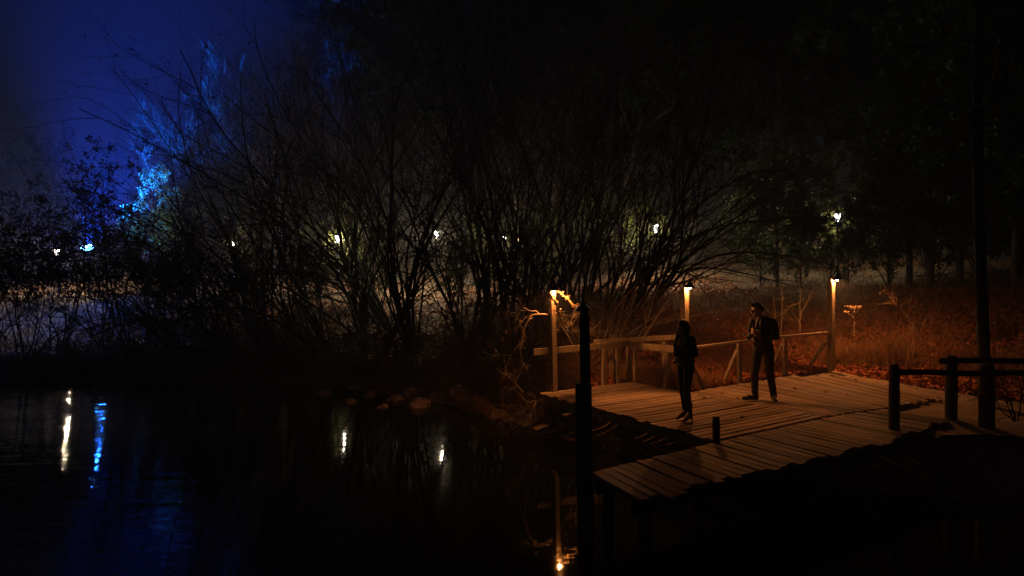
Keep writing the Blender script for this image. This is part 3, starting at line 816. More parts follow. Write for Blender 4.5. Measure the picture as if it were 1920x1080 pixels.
# leafy evergreens caught in the lantern light
for (px, Y, rz, sc, lab) in ((655, 30.0, 0, .95, 'green leafed bush lit by the lantern left of centre'), (595, 31, 80, .8, 'dim green bush just left of the green-ringed lantern'),
                             (470, 31.5, 30, 1., 'dark green bush right of the small orange-lit lamp'), (915, 27.5, 140, .95, 'yellow-green bush lit beside the dim lantern behind the crossing stems'),
                             (1010, 27, 200, .8, 'dark green bush behind the vine-draped post'), (1110, 27.5, 300, .9, 'dim bush left of the lantern over the middle post'),
                             (1205, 27.0, 20, .95, 'yellow-lit bush beside the lantern over the middle lamp post'), (1530, 26.5, 70, 1.1, 'green bush lit just left of the rightmost lantern')):
    tree('leafy_bush', px, Y, 'bush', rz, sc, lab, 'bush', 'leafy bushes round the park lanterns')

for (px, Y, rz, sc, lab) in ((1425, 23.8, 10, .8, 'dark evergreen bush on the slope above the standing man'), (1500, 23.6, 70, .6, 'dark evergreen bush on the slope left of the right lamp post'), (1590, 22.6, 150, .40, 'dark evergreen bush directly behind the right lamp post'), (1668, 22.2, 220, .9, 'dark evergreen bush above the red-leafed shrub'),
                             (1745, 21.8, 280, .95, 'dark evergreen bush left of the tall straight trunk'), (1830, 21.4, 330, 1., 'dark evergreen bush behind the tall straight trunk'), (1915, 21, 50, 1., 'dark evergreen bush at the right picture edge')):
    tree('evergreen_bush', px, Y, 'thick', rz, sc, lab, 'bush', 'evergreen bushes on the slope')

for (px, Y, rz, sc, lab) in ((330, 25.0, 10, .52, 'low dark bush on the lawn behind the arching shrubs left of the orange-lit lamp'), (455, 25.5, 60, .5, 'low dark bush below the small orange-lit lamp'), (560, 24.8, 120, .55, 'low dark bush on the lawn left of the green-ringed lantern'),
                             (700, 25.2, 180, .5, 'low dark bush on the lawn right of the green-ringed lantern'), (865, 23.8, 240, .5, 'low dark bush right of the centre lantern'), (1000, 23.4, 300, .5, 'low dark bush behind the top of the vine-draped post')):
    tree('evergreen_bush', px, Y, 'thick', rz, sc, lab, 'bush', 'low bushes on the lawn behind the shrubs')

# tall dark trunk at the right edge
global_r = np.random.default_rng(91)
tx = py(1847, 790, 12.0)[0]
tr = empty('dark_tree', (tx, 12.0, gz(tx, 12.0)), 'tall dark straight tree trunk rising behind the rail fence near the right edge', 'tree')
rng = np.random.default_rng(92)
P, R = grow(np.array([[0, 0, -.2]]), np.array([[0, 0, 1.]]), np.array([11.]), np.array([.105]), 20, .012, np.array([0, 0, .06]), .45)
G_ = Geo(); G_.add(*tubes(P, R, 12)); link('trunk', G_.mesh('trunk', True), M['dark_timber'], tr)
b_, d, ll, r = children(P, R, 34, .45, 1, 1.2, .22, .22, np.array([11.])); P2, R2 = grow(b_, d, ll, r, 8, .08, np.array([0, 0, .0]))
G_ = Geo(); G_.add(*tubes(P2, R2, 5)); b_, d, ll, r = children(P2, R2, 8, .2, 1, .7, .5, .5, ll); P3, R3 = grow(b_, d, ll, np.maximum(r, .005), 5, .12, np.array([0, 0, 0.])); G_.add(*tubes(P3, R3, 3))
link('crown', G_.mesh('crown'), M['dark_timber'], tr)

# thin plants on the right bank
branch_thing('young_sapling', 'pale forked sapling on the bank left of the right lamp post', 'sapling',
             [[(1500, 622, 0), (1500, 590, 0), (1501, 555, 0), (1498, 520, 0)], [(1500, 590, 0), (1517, 560, 0), (1532, 525, 0)], [(1500, 568, 0), (1480, 574, 0), (1466, 590, 0)]], M['pale_bark'], .022, 17.6, 7, 11, tl=.45)
branch_thing('young_sapling', 'thin twin-stemmed sapling just right of the standing man', 'sapling',
             [[(1464, 632, 0), (1465, 600, 0), (1467, 560, 0), (1462, 520, 0)], [(1459, 632, 0), (1455, 600, 0), (1450, 555, 0), (1446, 510, 0)]], M['pale_bark'], .018, 17.0, 7, 12, tl=.4)
root = branch_thing('dried_weed', 'tall dried weed with flat pale flower heads right of the right lamp post', 'weed',
             [[(1601, 630, 0), (1602, 608, 0), (1600, 592, 0), (1593, 577, 0)], [(1600, 595, 0), (1606, 585, 0), (1611, 577, 0)], [(1601, 597, 0), (1592, 588, 0), (1585, 585, 0)], [(1601, 590, 0), (1602, 578, 0)]], M['seed'], .012, 15.6, 0, 13)
for (x_, y_) in ((1593, 575), (1611, 575), (1602, 575), (1598, 578), (1606, 577), (1585, 584)):
    c = py(x_, y_, 15.6); rng = np.random.default_rng(x_)
    pts = rng.normal(0, 1, (26, 3)) * (.04, .04, .008); G_ = Geo(); G_.add(*leafquads(pts, .016, .5)); link('flower_head', G_.mesh('flower_head'), M['seed'], root, c - np.array(root.location))['kind'] = 'stuff'
branch_thing('red_leafed_shrub', 'thin arching shrub with a few red leaves on the right bank', 'shrub',
             [[(1740, 670, 0), (1722, 625, 0), (1700, 590, 0), (1672, 560, 0)], [(1700, 590, 0), (1720, 568, 0), (1716, 555, 0)], [(1722, 625, 0), (1745, 585, 0), (1755, 575, 0)], [(1690, 578, 0), (1668, 552, 0), (1655, 545, 0)]],
             M['pale_bark'], .014, 15.6, 8, 15, tl=.4, leafy=26, leafm=M['redleaf'])
branch_thing('bare_brush', 'dark tangled bare bush in front of the fence at the right edge', 'bush',
             [[(1905, 790, 0), (1895, 750, 0), (1880, 720, 0), (1868, 690, 0)], [(1910, 790, 0), (1915, 740, 0), (1925, 690, 0)], [(1900, 790, 0), (1870, 760, 0), (1830, 735, 0), (1800, 720, 0)], [(1905, 790, 0), (1890, 770, 0), (1885, 735, 0)]],
             M['bark'], .014, 9.9, 12, 16, tl=.45)

# ------------------------------------------------------------------ rocks on the shore
def rock_mesh(seed):
    import bmesh
    bm = bmesh.new(); bmesh.ops.create_icosphere(bm, subdivisions=3, radius=1)
    for v in bm.verts:
        n = mnoise.noise(v.co * 1.1 + Vector((seed * 7.3, 0, 0))); f_ = mnoise.noise(v.co * 3.1 + Vector((0, seed * 3.1, 0)))
        k = 1 + .42 * n + .12 * f_
        v.co = Vector((v.co.x * k, v.co.y * k * .85, v.co.z * k * .62))
    me = bpy.data.meshes.new('boulder'); bm.to_mesh(me); bm.free(); me.materials.append(M['rock'])
    return me


RM = [rock_mesh(i) for i in range(5)]
rocks = [(870, 742, .34, 'largest reddish boulder on the shore left of the drooping branch'), (820, 738, .24, 'rounded reddish boulder next left of the largest one on the shore'),
         (785, 746, .26, 'wedge shaped boulder at the waterline left of the rounded one'), (716, 748, .13, 'small low reddish rock at the waterline, leftmost of the lit rocks'),
         (845, 727, .22, 'flat boulder lying behind the largest shore boulder'), (740, 735, .2, 'dim brown rock above the small low rock on the shore'), (765, 728, .18, 'dim rock half buried behind the wedge shaped boulder'),
         (905, 752, .2, 'low rock right of the largest boulder at the waterline'), (935, 768, .2, 'low dark rock under the drooping branch'), (690, 728, .17, 'dim rock on the dark bank left of the lit boulders'),
         (655, 740, .15, 'barely lit rock at the waterline left of centre'), (610, 725, .2, 'barely lit rock on the bank under the arching shrubs')]
for i, (x_, y_, s_, lab) in enumerate(rocks):
    p = pz(x_, y_ + 6, .12)
    o = link('boulder', RM[i % 5], None, None, (p[0], p[1], max(gz(p[0], p[1]), -.05) + s_ * .25))
    o.rotation_euler = (random.uniform(-.2, .2), random.uniform(-.2, .2), random.uniform(0, 6)); o.scale = (s_ * 1.15,) * 3
    tag(o, lab, 'rock', 'boulders along the shore')

# ------------------------------------------------------------------ loose stuff: litter, dry grass, brush
rng = np.random.default_rng(51)
def scatter(n, x0, x1, y0, y1, keep):
    P = np.stack([rng.uniform(x0, x1, n), rng.uniform(y0, y1, n)], 1)
    return P[keep(P)]


dk = [(P1[0] - .1, P1[1]), (2.5, 14.65), (3.3, 13.5), (7.3, 15.7), (7.9, 14.6), (8.4, 13.4), (9.2, 12.2), (7.6, 9.8), (5.5, 9.5), (1.4, 7.3), (.7, 8.6)]
def on_bank(P): return (sdist(P, SHORE) > .25) & ~inside(P, dk)


P = scatter(85000, 1.5, 14, 10.5, 20, on_bank)
s_ = sdist(P, FOOT); keep = rng.uniform(0, 1, len(P)) < np.exp(-np.abs(s_ - .2) / 2.2) + .25; P = P[keep]
Z = ground_z(P[:, 0], P[:, 1]) + rng.uniform(.005, .07, len(P))
G_ = Geo(); G_.add(*leafquads(np.column_stack([P, Z]), .062, .55))
P = scatter(26000, -16, 8, 16, 26, lambda P: sdist(P, SHORE) > .2); Z = ground_z(P[:, 0], P[:, 1]) + rng.uniform(.005, .05, len(P)); G_.add(*leafquads(np.column_stack([P, Z]), .05, .6))
tag(link('fallen_leaves', G_.mesh('fallen_leaves'), M['litter']), 'carpet of fallen reddish brown leaves over the bank', 'fallen leaves', kind='stuff')
# leaves that have blown on to the boards
G_ = Geo(); P = scatter(900, 1, 8.5, 9, 15.7, lambda P: inside(P, [P1, (2.50, 14.55), (3.4, 13.4), (7.3, 15.55), (8.2, 13.9), (7.6, 12.0), (5.9, 10.2), (3.6, 10.4)]))
d_ = sdist(P, np.array([(3.4, 13.4), (7.3, 15.6), (8.3, 13.9)])); P = P[rng.uniform(0, 1, len(P)) < .06 + .75 * np.exp(-np.abs(d_) / .35)]
G_.add(*leafquads(np.column_stack([P, np.full(len(P), TOP + .014)]), .035, .85))
tag(link('scattered_leaves', G_.mesh('scattered_leaves'), M['litter']), 'few dry leaves blown on to the deck boards', 'fallen leaves', kind='stuff')


def blades(P, Z, h, w, lean=.35, K=3):
    n = len(P); d = unit(np.column_stack([rng.normal(0, lean, (n, 2)), np.ones(n)])); sd_ = unit(np.cross(d, rng.normal(0, 1, (n, 3))))
    b0 = np.column_stack([P, Z]); hh = (h * rng.uniform(.5, 1.3, n))[:, None]; dr = np.column_stack([rng.normal(0, .35, (n, 2)), np.full(n, -.12)])
    m1 = b0 + d * hh * .55; tp = b0 + d * hh + dr * hh * .5
    V = np.stack([b0 - sd_ * w, b0 + sd_ * w, m1 + sd_ * w * .7, m1 - sd_ * w * .7, tp], 1).reshape(-1, 3)
    i = np.arange(n)[:, None] * 5
    return V, i + np.array([0, 1, 2, 3]), i + np.array([3, 2, 4])


def bank_r(P): return (sdist(P, FOOT) > .25) & (sdist(P, SHORE) > .5)
G_ = Geo()
P = scatter(90000, 7.6, 17, 8, 21, bank_r); den = .5 + .5 * np.sin(P[:, 0] * 2.3 + np.sin(P[:, 1] * 1.9) * 2) * np.cos(P[:, 1] * 2.1); s_ = sdist(P, FOOT)
P = P[rng.uniform(0, 1, len(P)) < (.04 + .36 * den ** 2) * sm(.9, 2.6, s_)]; G_.add(*blades(P, ground_z(P[:, 0], P[:, 1]), .42, .005, .5))
P = scatter(30000, -3, 9, 14, 22, lambda P: on_bank(P) & (sdist(P, FOOT) > .6)); P = P[rng.uniform(0, 1, len(P)) < .4]; G_.add(*blades(P, ground_z(P[:, 0], P[:, 1]), .28, .005, .5))
P = scatter(110000, -24, 18, 20, 36, lambda P: sdist(P, FOOT) > 2.5); den = np.sin(P[:, 0] * .9 + np.sin(P[:, 1] * .7) * 2) * np.cos(P[:, 1] * 1.1); P = P[rng.uniform(0, 1, len(P)) < .45 + .4 * den]; G_.add(*blades(P, ground_z(P[:, 0], P[:, 1]), .20, .008, .6))
for (cx, cy_, n, rr, h) in ((8.9, 15.9, 1300, .5, .7), (8.0, 16.5, 900, .4, .6), (10.0, 14.7, 900, .6, .55), (3.2, 14.3, 2600, .5, .5), (3.9, 14.25, 900, .4, .35), (2.8, 15.0, 800, .4, .5), (10.6, 13.4, 1500, .7, .6), (5.7, 15.9, 700, .35, .45)):
    P = np.stack([rng.normal(cx, rr * .6, n), rng.normal(cy_, rr * .6, n)], 1); P = P[on_bank(P)]; G_.add(*blades(P, ground_z(P[:, 0], P[:, 1]), h, .005, .55))
tag(link('dry_grass', G_.mesh('dry_grass'), M['drygrass']), 'dry brown grass and brush covering the bank behind the deck', 'dry grass', kind='stuff')
# low tangle of twigs over the dark far bank
G_ = Geo(); n = 2600
P = scatter(n * 3, -24, .6, 16.2, 25, lambda P: (sdist(P, SHORE) > -.15) & (sdist(P, SHORE) < 3.0))[:n]; n = len(P)
b_ = np.column_stack([P, ground_z(P[:, 0], P[:, 1]) - .05]); d = np.column_stack([rng.normal(0, .7, (n, 2)), rng.uniform(.4, 1, n)])
ln = rng.uniform(.9, 2.5, n) * np.where(P[:, 0] < -12.5, .5, 1); P2, R2 = grow(b_, d, ln, rng.uniform(.006, .013, n), 8, .12, np.array([0, -.02, -.05])); G_.add(*tubes(P2, R2, 4))
b_, d, ll, r = children(P2, R2, 7, .2, 1, .7, .4, .6, ln); P3, R3 = grow(b_, d, ll, np.maximum(r, .003), 5, .18, np.array([0, 0, -.02])); G_.add(*tubes(P3, R3, 3))
tag(link('undergrowth', G_.mesh('undergrowth'), M['bark']), 'dark low tangle of twigs covering the far bank above the waterline', 'undergrowth', kind='stuff')
G_ = Geo(); n = 900
P = scatter(20000, -1.5, 3.2, 13, 17.5, lambda P: (sdist(P, SHORE) > -.2) & (sdist(P, SHORE) < 2.4) & ~inside(P, dk) & ~inside(P, [(-.9, 13.2), (3, 9), (4.2, 13), (2.7, 15.1), (-.4, 14.2)]))[:n]; n = len(P)
b_ = np.column_stack([P, ground_z(P[:, 0], P[:, 1]) - .05]); d = np.column_stack([rng.normal(-.3, .6, (n, 2)), rng.uniform(.3, 1, n)])
ln = rng.uniform(.35, 1.0, n); P2, R2 = grow(b_, d, ln, rng.uniform(.004, .009, n), 7, .15, np.array([0, -.02, -.05])); G_.add(*tubes(P2, R2, 3))
b_, d, ll, r = children(P2, R2, 5, .2, 1, .7, .4, .6, ln); P3, R3 = grow(b_, d, ll, np.maximum(r, .003), 4, .18, np.array([0, 0, -.02])); G_.add(*tubes(P3, R3, 3))
P = scatter(9000, 6.5, 13, 12, 19, lambda P: (sdist(P, FOOT) > .3) & ~inside(P, dk))[:420]; n = len(P)
b_ = np.column_stack([P, ground_z(P[:, 0], P[:, 1]) - .05]); d = np.column_stack([rng.normal(0, .6, (n, 2)), rng.uniform(.4, 1, n)])
ln = rng.uniform(.4, 1.15, n); P2, R2 = grow(b_, d, ln, rng.uniform(.004, .009, n), 8, .13, np.array([0, 0, -.05])); G_.add(*tubes(P2, R2, 3))
b_, d, ll, r = children(P2, R2, 4, .3, 1, .6, .4, .6, ln); P3, R3 = grow(b_, d, ll, np.maximum(r, .003), 4, .16, np.array([0, 0, -.02])); G_.add(*tubes(P3, R3, 3))
tag(link('brushwood', G_.mesh('brushwood'), M['drygrass']), 'reddish brown brushwood and thin twigs on the banks beside the deck', 'brushwood', kind='stuff')

# ------------------------------------------------------------------ park lanterns
def lantern(px, py_, Y, label, power=1., sc=1.):
    p = py(px, py_, Y); g0 = gz(p[0], p[1]); H = p[2] - g0
    r = empty('park_lantern', (p[0], p[1], g0), label, 'lantern', 'park lanterns behind the shrubs')
    G_ = Geo(); G_.lathe([(0, -.1), (.09, -.1), (.09, .25), (.05, .3), (.04, H - .3), (.07, H - .22), (.07, H - .19), (0, H - .19)], n=12); link('pole', G_.mesh('pole', True), M['metal'], r)
    G_ = Geo(); G_.lathe([(.06 * sc, -.18 * sc), (.12 * sc, .10 * sc), (.0, .11 * sc)], n=6); pn = link('glass', G_.mesh('glass'), M['pane'], r, (0, 0, H))
    G_ = Geo(); G_.lathe([(.15 * sc, .11 * sc), (.14 * sc, .13 * sc), (.05 * sc, .22 * sc), (.02 * sc, .26 * sc), (0, .30 * sc)], n=6); G_.lathe([(0, -.19 * sc), (.075 * sc, -.19 * sc), (.06 * sc, -.18 * sc)], n=6)
    link('cap', G_.mesh('cap'), M['metal'], r, (0, 0, H))
    ld = bpy.data.lights.new('lantern_light', 'POINT'); ld.energy = P_PARK * power; ld.color = C_PARK; ld.shadow_soft_size = .05
    lo = bpy.data.objects.new('lantern_light', ld); COL.objects.link(lo); lo.parent = r; lo.location = (0, 0, H + .065 * sc)
    return r


lantern(107, 472, 32, 'warm white park lantern at the far left glowing over the tan mist', 4.4)
lantern(437, 456, 30, 'small lantern with an orange tinge half hidden by arching shrubs', .45, .6)
lantern(632, 447, 29, 'white park lantern ringed by green leaves left of centre', 1.2)
lantern(818, 438, 27, 'white park lantern in tan mist behind the crossing stems at the centre', 3.2, .8)
lantern(946, 446, 25.5, 'dim lantern almost hidden by stems left of the vine-draped post', .6, .5)
lantern(1230, 427, 25, 'white park lantern above and left of the middle lamp post', 1.5)
lantern(1570, 407, 25, 'rightmost white park lantern against the dark evergreens', .35)

# blue floodlight on a short mast
fp = py(163, 465, 29); g0 = gz(fp[0], fp[1]); H = fp[2] - g0
fl = empty('floodlight', (fp[0], fp[1], g0), 'bright blue floodlight pointing up through the shrubs at the left', 'floodlight')
G_ = Geo(); G_.lathe([(0, -.1), (.06, -.1), (.05, H - .25), (0, H - .25)], n=10); link('mast', G_.mesh('mast', True), M['metal'], fl)
ax = np.array([.2, -.55, 1.0]); ax /= np.linalg.norm(ax)
G_ = Geo(); G_.lathe([(0, -.26), (.12, -.26), (.20, -.05), (.24, .0), (.23, .0), (.19, -.05), (.11, -.24), (0, -.24)], (0, 0, 0), 18, ax); link('housing', G_.mesh('housing', True), M['metal'], fl, (0, 0, H))
G_ = Geo(); G_.lathe([(.228, -.005), (.20, .07), (.12, .12), (0, .135)], (0, 0, 0), 18, ax); link('lens', G_.mesh('lens', True), M['floodglass'], fl, (0, 0, H))
ld = bpy.data.lights.new('flood_beam', 'SPOT'); ld.energy = P_FLOOD; ld.color = C_FLOOD; ld.spot_size = math.radians(88); ld.spot_blend = 1.; ld.shadow_soft_size = .1
lo = bpy.data.objects.new('flood_beam', ld); COL.objects.link(lo); lo.parent = fl; lo.location = tuple(np.array([0, 0, H]) + ax * .16)
lo.rotation_euler = Vector((.16, .40, 1)).to_track_quat('-Z', 'Y').to_euler()
ld = bpy.data.lights.new('flood_spill', 'POINT'); ld.energy = P_FLOOD * .03; ld.color = (.01, .12, 1); ld.shadow_soft_size = .1
lo = bpy.data.objects.new('flood_spill', ld); COL.objects.link(lo); lo.parent = fl; lo.location = tuple(np.array([0, 0, H]) + ax * .17)

# ------------------------------------------------------------------ people
def capsule(G_, a, b_, ra, rb, n=12):
    a = np.asarray(a, float); b_ = np.asarray(b_, float); d = b_ - a; L_ = np.linalg.norm(d)
    ax_ = d / L_ if L_ > 1e-6 else np.array([0, 0, 1.])
    prof = []
    for k in range(0, 5): t = math.pi / 2 * k / 4; prof.append((max(ra * math.sin(t), 1e-4), -ra * math.cos(t)))
    for k in range(0, 5): t = math.pi / 2 * (1 - k / 4); prof.append((max(rb * math.sin(t), 1e-4), L_ + rb * math.cos(t)))
    G_.lathe(prof, a, n, ax_)
    i0 = G_.n - len(prof) * n
    G_.T.append(np.array([(i0, i0 + k + 1, i0 + k) for k in range(1, n - 1)])); i1 = G_.n - n
    G_.T.append(np.array([(i1, i1 + k, i1 + k + 1) for k in range(1, n - 1)]))


def ellip(G_, c, r, rot=None, n=14):
    c = np.asarray(c, float); i0 = G_.n; nn = 9
    capsule(G_, (0, 0, -1e-4), (0, 0, 1e-4), 1., 1., n)
    V = G_.V[-1] * np.asarray(r, float)
    if rot is not None:
        R_ = np.array(Matrix.Rotation(rot[1], 3, rot[0])); V = V @ R_.T
    G_.V[-1] = V + c


def remesh(name, G_, voxel, mtl, parent, smooth_it=4, rot=None, about=None):
    if rot is not None:
        pass
    me = G_.mesh(name); o = bpy.data.objects.new(name, me); COL.objects.link(o)
    md = o.modifiers.new('r', 'REMESH'); md.mode = 'VOXEL'; md.voxel_size = voxel; md.use_smooth_shade = True
    ms = o.modifiers.new('s', 'SMOOTH'); ms.factor = .5; ms.iterations = smooth_it
    dg = bpy.context.evaluated_depsgraph_get(); dg.update()
    m2 = bpy.data.meshes.new_from_object(o.evaluated_get(dg)); m2.name = name
    bpy.data.objects.remove(o)
    m2.materials.clear(); m2.materials.append(mtl)
    for p_ in m2.polygons: p_.use_smooth = True
    o = bpy.data.objects.new(name, m2); COL.objects.link(o); o.parent = parent
    return o


def V3(*a): return np.array(a, float)


def hand(G_, w, f, up, side, curl=.6, s=1.):
    """w wrist, f forward of the palm, up = back of the hand, side = thumb side"""
    f = unit(np.asarray(f, float)); up = unit(np.asarray(up, float)); sd_ = unit(np.cross(f, up)) * side
    for k in (-.028, -.009, .010, .028):
        capsule(G_, w + sd_ * k * .6 * s, w + (f * .085 + sd_ * k) * s, .017 * s, .013 * s, 8)
    for k, l in ((.030, .065), (.011, .075), (-.009, .07), (-.028, .055)):
        b0 = w + (f * .09 + sd_ * k) * s
        d1 = unit(f * math.cos(curl) - up * math.sin(curl)); d2 = unit(f * math.cos(curl * 2.2) - up * math.sin(curl * 2.2))
        m1 = b0 + d1 * l * .55 * s; capsule(G_, b0, m1, .0095 * s, .009 * s, 8); capsule(G_, m1, m1 + d2 * l * .5 * s, .009 * s, .0075 * s, 8)
    t0 = w + (f * .025 + sd_ * .03) * s; t1 = t0 + (f * .03 + sd_ * .035 - up * .01) * s
    capsule(G_, t0, t1, .014 * s, .011 * s, 8); capsule(G_, t1, t1 + (f * .035 + sd_ * .006 - up * .012) * s, .011 * s, .0085 * s, 8)


def head(G_, c, s, R_):
    """head facing local -Y, tilted by matrix R_"""
    def A(p, r, ra=None): ellip(G_, c + R_ @ (np.asarray(p) * s), np.asarray(r) * s, ra)
    A((0, .012, .03), (.077, .095, .092)); A((0, -.035, -.035), (.056, .062, .072)); A((0, -.062, -.085), (.03, .028, .026))
    capsule(G_, c + R_ @ (V3(0, -.094, .012) * s), c + R_ @ (V3(0, -.122, -.028) * s), .010 * s, .016 * s, 8)
    A((0, -.088, .034), (.055, .016, .013)); A((0, -.094, -.062), (.024, .012, .007)); A((0, -.093, -.074), (.022, .012, .008))
    for sx_ in (-1, 1): A((sx_ * .076, .012, -.008), (.012, .022, .034)); A((sx_ * .042, -.066, -.018), (.026, .024, .02))


# ---- man: faces local -Y
def build_man():
    x, y = 4.57, 12.43; r = empty('person', (x, y, TOP + .006), 'man in a dark jacket and trousers looking down at something he holds at his chest', 'person', rz=math.radians(-35))
    Rt = np.array(Matrix.Rotation(math.radians(-42), 3, 'Z') @ Matrix.Rotation(math.radians(24), 3, 'X'))
    hc = V3(-.085, -.085, 1.68); chest = V3(0, .01, 1.36); pel = V3(0, .02, .98)
    sh = {1: V3(.185, .03, 1.45), -1: V3(-.185, .0, 1.45)}
    hip = {1: V3(.095, .02, .95), -1: V3(-.095, .02, .95)}
    # local -x side is the one at the left of the picture
    kn = {1: V3(.125, .0, .51), -1: V3(-.14, -.05, .51)}; an = {1: V3(.165, .09, .10), -1: V3(-.145, -.01, .10)}
    toe = {1: V3(.25, -.10, .035), -1: V3(-.31, -.15, .035)}
    el = {1: V3(.235, .045, 1.18), -1: V3(-.24, -.04, 1.17)}; wr = {1: V3(.02, -.21, 1.21), -1: V3(-.12, -.23, 1.26)}
    G_ = Geo()
    head(G_, hc, 1.06, Rt); capsule(G_, (0, .012, 1.47), (-.06, -.05, 1.60), .062, .056)
    ellip(G_, chest, (.155, .10, .19)); ellip(G_, (0, .015, 1.12), (.13, .09, .16)); ellip(G_, pel, (.145, .10, .12))
    for s_ in (1, -1):
        capsule(G_, sh[s_] * .92, el[s_], .05, .038); capsule(G_, el[s_], wr[s_], .038, .026)
        capsule(G_, hip[s_], kn[s_], .078, .052); capsule(G_, kn[s_], an[s_], .052, .036); capsule(G_, an[s_], toe[s_], .034, .03)
    hand(G_, wr[1], (-.85, -.35, .35), (.2, -.85, .3), 1, .75); hand(G_, wr[-1], (.2, -.5, .8), (-.5, -.7, -.1), 1, .7)
    remesh('body', G_, .0075, M['skin'], r, 3)
    for s_ in (1, -1):
        E = Geo(); ellip(E, hc + Rt @ (V3(s_ * .03, -.082, .012) * 1.06), (.012, .01, .010)); link('eye', E.mesh('eye', True), M['eye'], r)
    G_ = Geo()      # jacket
    ellip(G_, (0, .015, 1.38), (.185, .13, .17)); ellip(G_, (0, .02, 1.20), (.185, .135, .20)); ellip(G_, (0, .02, 1.03), (.185, .135, .10)); capsule(G_, (-.12, .02, 1.455), (.12, .02, 1.455), .075, .075)
    capsule(G_, (-.05, .03, 1.51), (.05, .03, 1.51), .058, .058)
    for s_ in (1, -1):
        capsule(G_, sh[s_], el[s_], .068, .052); capsule(G_, el[s_], lerp(el[s_], wr[s_], .90), .052, .040)
        capsule(G_, lerp(sh[s_], el[s_], .55), lerp(sh[s_], el[s_], .7), .061, .059); capsule(G_, lerp(el[s_], wr[s_], .3), lerp(el[s_], wr[s_], .42), .052, .048)
        capsule(G_, (s_ * .05, -.075, 1.50), (s_ * .075, -.115, 1.36), .026, .03)
    remesh('jacket', G_, .010, M['jacket'], r, 3)
    G_ = Geo(); ellip(G_, (0, -.055, 1.40), (.05, .09, .14)); remesh('shirt', G_, .010, M['shirt'], r, 2)
    G_ = Geo()      # trousers
    ellip(G_, (0, .02, .985), (.158, .115, .12))
    for s_ in (1, -1):
        capsule(G_, hip[s_], kn[s_], .102, .074); capsule(G_, kn[s_], an[s_], .074, .062); capsule(G_, lerp(kn[s_], an[s_], .82), an[s_] - (0, 0, .015), .062, .060); capsule(G_, kn[s_] + (0, 0, .03), kn[s_] - (0, 0, .02), .071, .07)
    remesh('trousers', G_, .011, M['jeans_m'], r, 3)
    for s_ in (1, -1):
        G_ = Geo(); d = unit(toe[s_] - an[s_] * (1, 1, 0)); heel = an[s_] * (1, 1, 0) - d * .03 * (1, 1, 0) + V3(0, 0, .045)
        capsule(G_, an[s_] + (0, 0, .05), heel + (0, 0, .02), .052, .045); capsule(G_, heel, toe[s_] + (0, 0, .012), .045, .036); capsule(G_, heel + (0, 0, .01), lerp(heel, toe[s_], .6) + (0, 0, .03), .045, .04)
        o = remesh('shoe', G_, .009, M['leather'], r, 2)
    G_ = Geo()      # short hair swept up
    def HA(p, rr): ellip(G_, hc + Rt @ (np.asarray(p) * 1.06), np.asarray(rr) * 1.06)
    HA((0, .028, .045), (.083, .092, .083)); HA((0, -.03, .102), (.05, .05, .026)); HA((0, .07, -.01), (.07, .05, .065))
    for k in range(16):
        u = random.uniform(-.05, .05); v = random.uniform(-.09, .05); capsule(G_, hc + Rt @ V3(u, v * .6, .112), hc + Rt @ V3(u * 1.2, v * .6 - .012, .142), .012, .006, 6)
    # hair must not cover the face
    remesh('hair', G_, .008, M['hair_m'], r, 1)
    return r, wr


mp_, mw = build_man()
# what the man holds: a small open notebook
bk = empty('notebook', (0, 0, 0), 'small open notebook with pale lit pages held at the chest of the man', 'notebook')
bc = V3(-.08, -.28, 1.31)
Rz = np.array(Matrix.Rotation(math.radians(-35), 3, 'Z'))
wp = Rz @ bc + V3(4.57, 12.43, TOP + .006); bk.location = tuple(wp); bk.rotation_euler = (math.radians(-50), math.radians(35), math.radians(-70))
for s_ in (-1, 1):
    G_ = Geo(); G_.box((s_ * .002, -.095, 0), (s_ * .002, .095, 0), .004, .13, (1, 0, 0)); G_.V[-1] += (s_ * .066, 0, 0)
    o = link('cover', G_.mesh('cover'), M['cover'], bk); o.rotation_euler = (0, s_ * -.35, 0)
    G_ = Geo(); G_.box((0, -.09, .009), (0, .09, .009), .012, .12, (1, 0, 0)); G_.V[-1] += (s_ * .064, 0, 0)
    o = link('pages', G_.mesh('pages'), M['paper'], bk); o.rotation_euler = (0, s_ * -.35, 0)


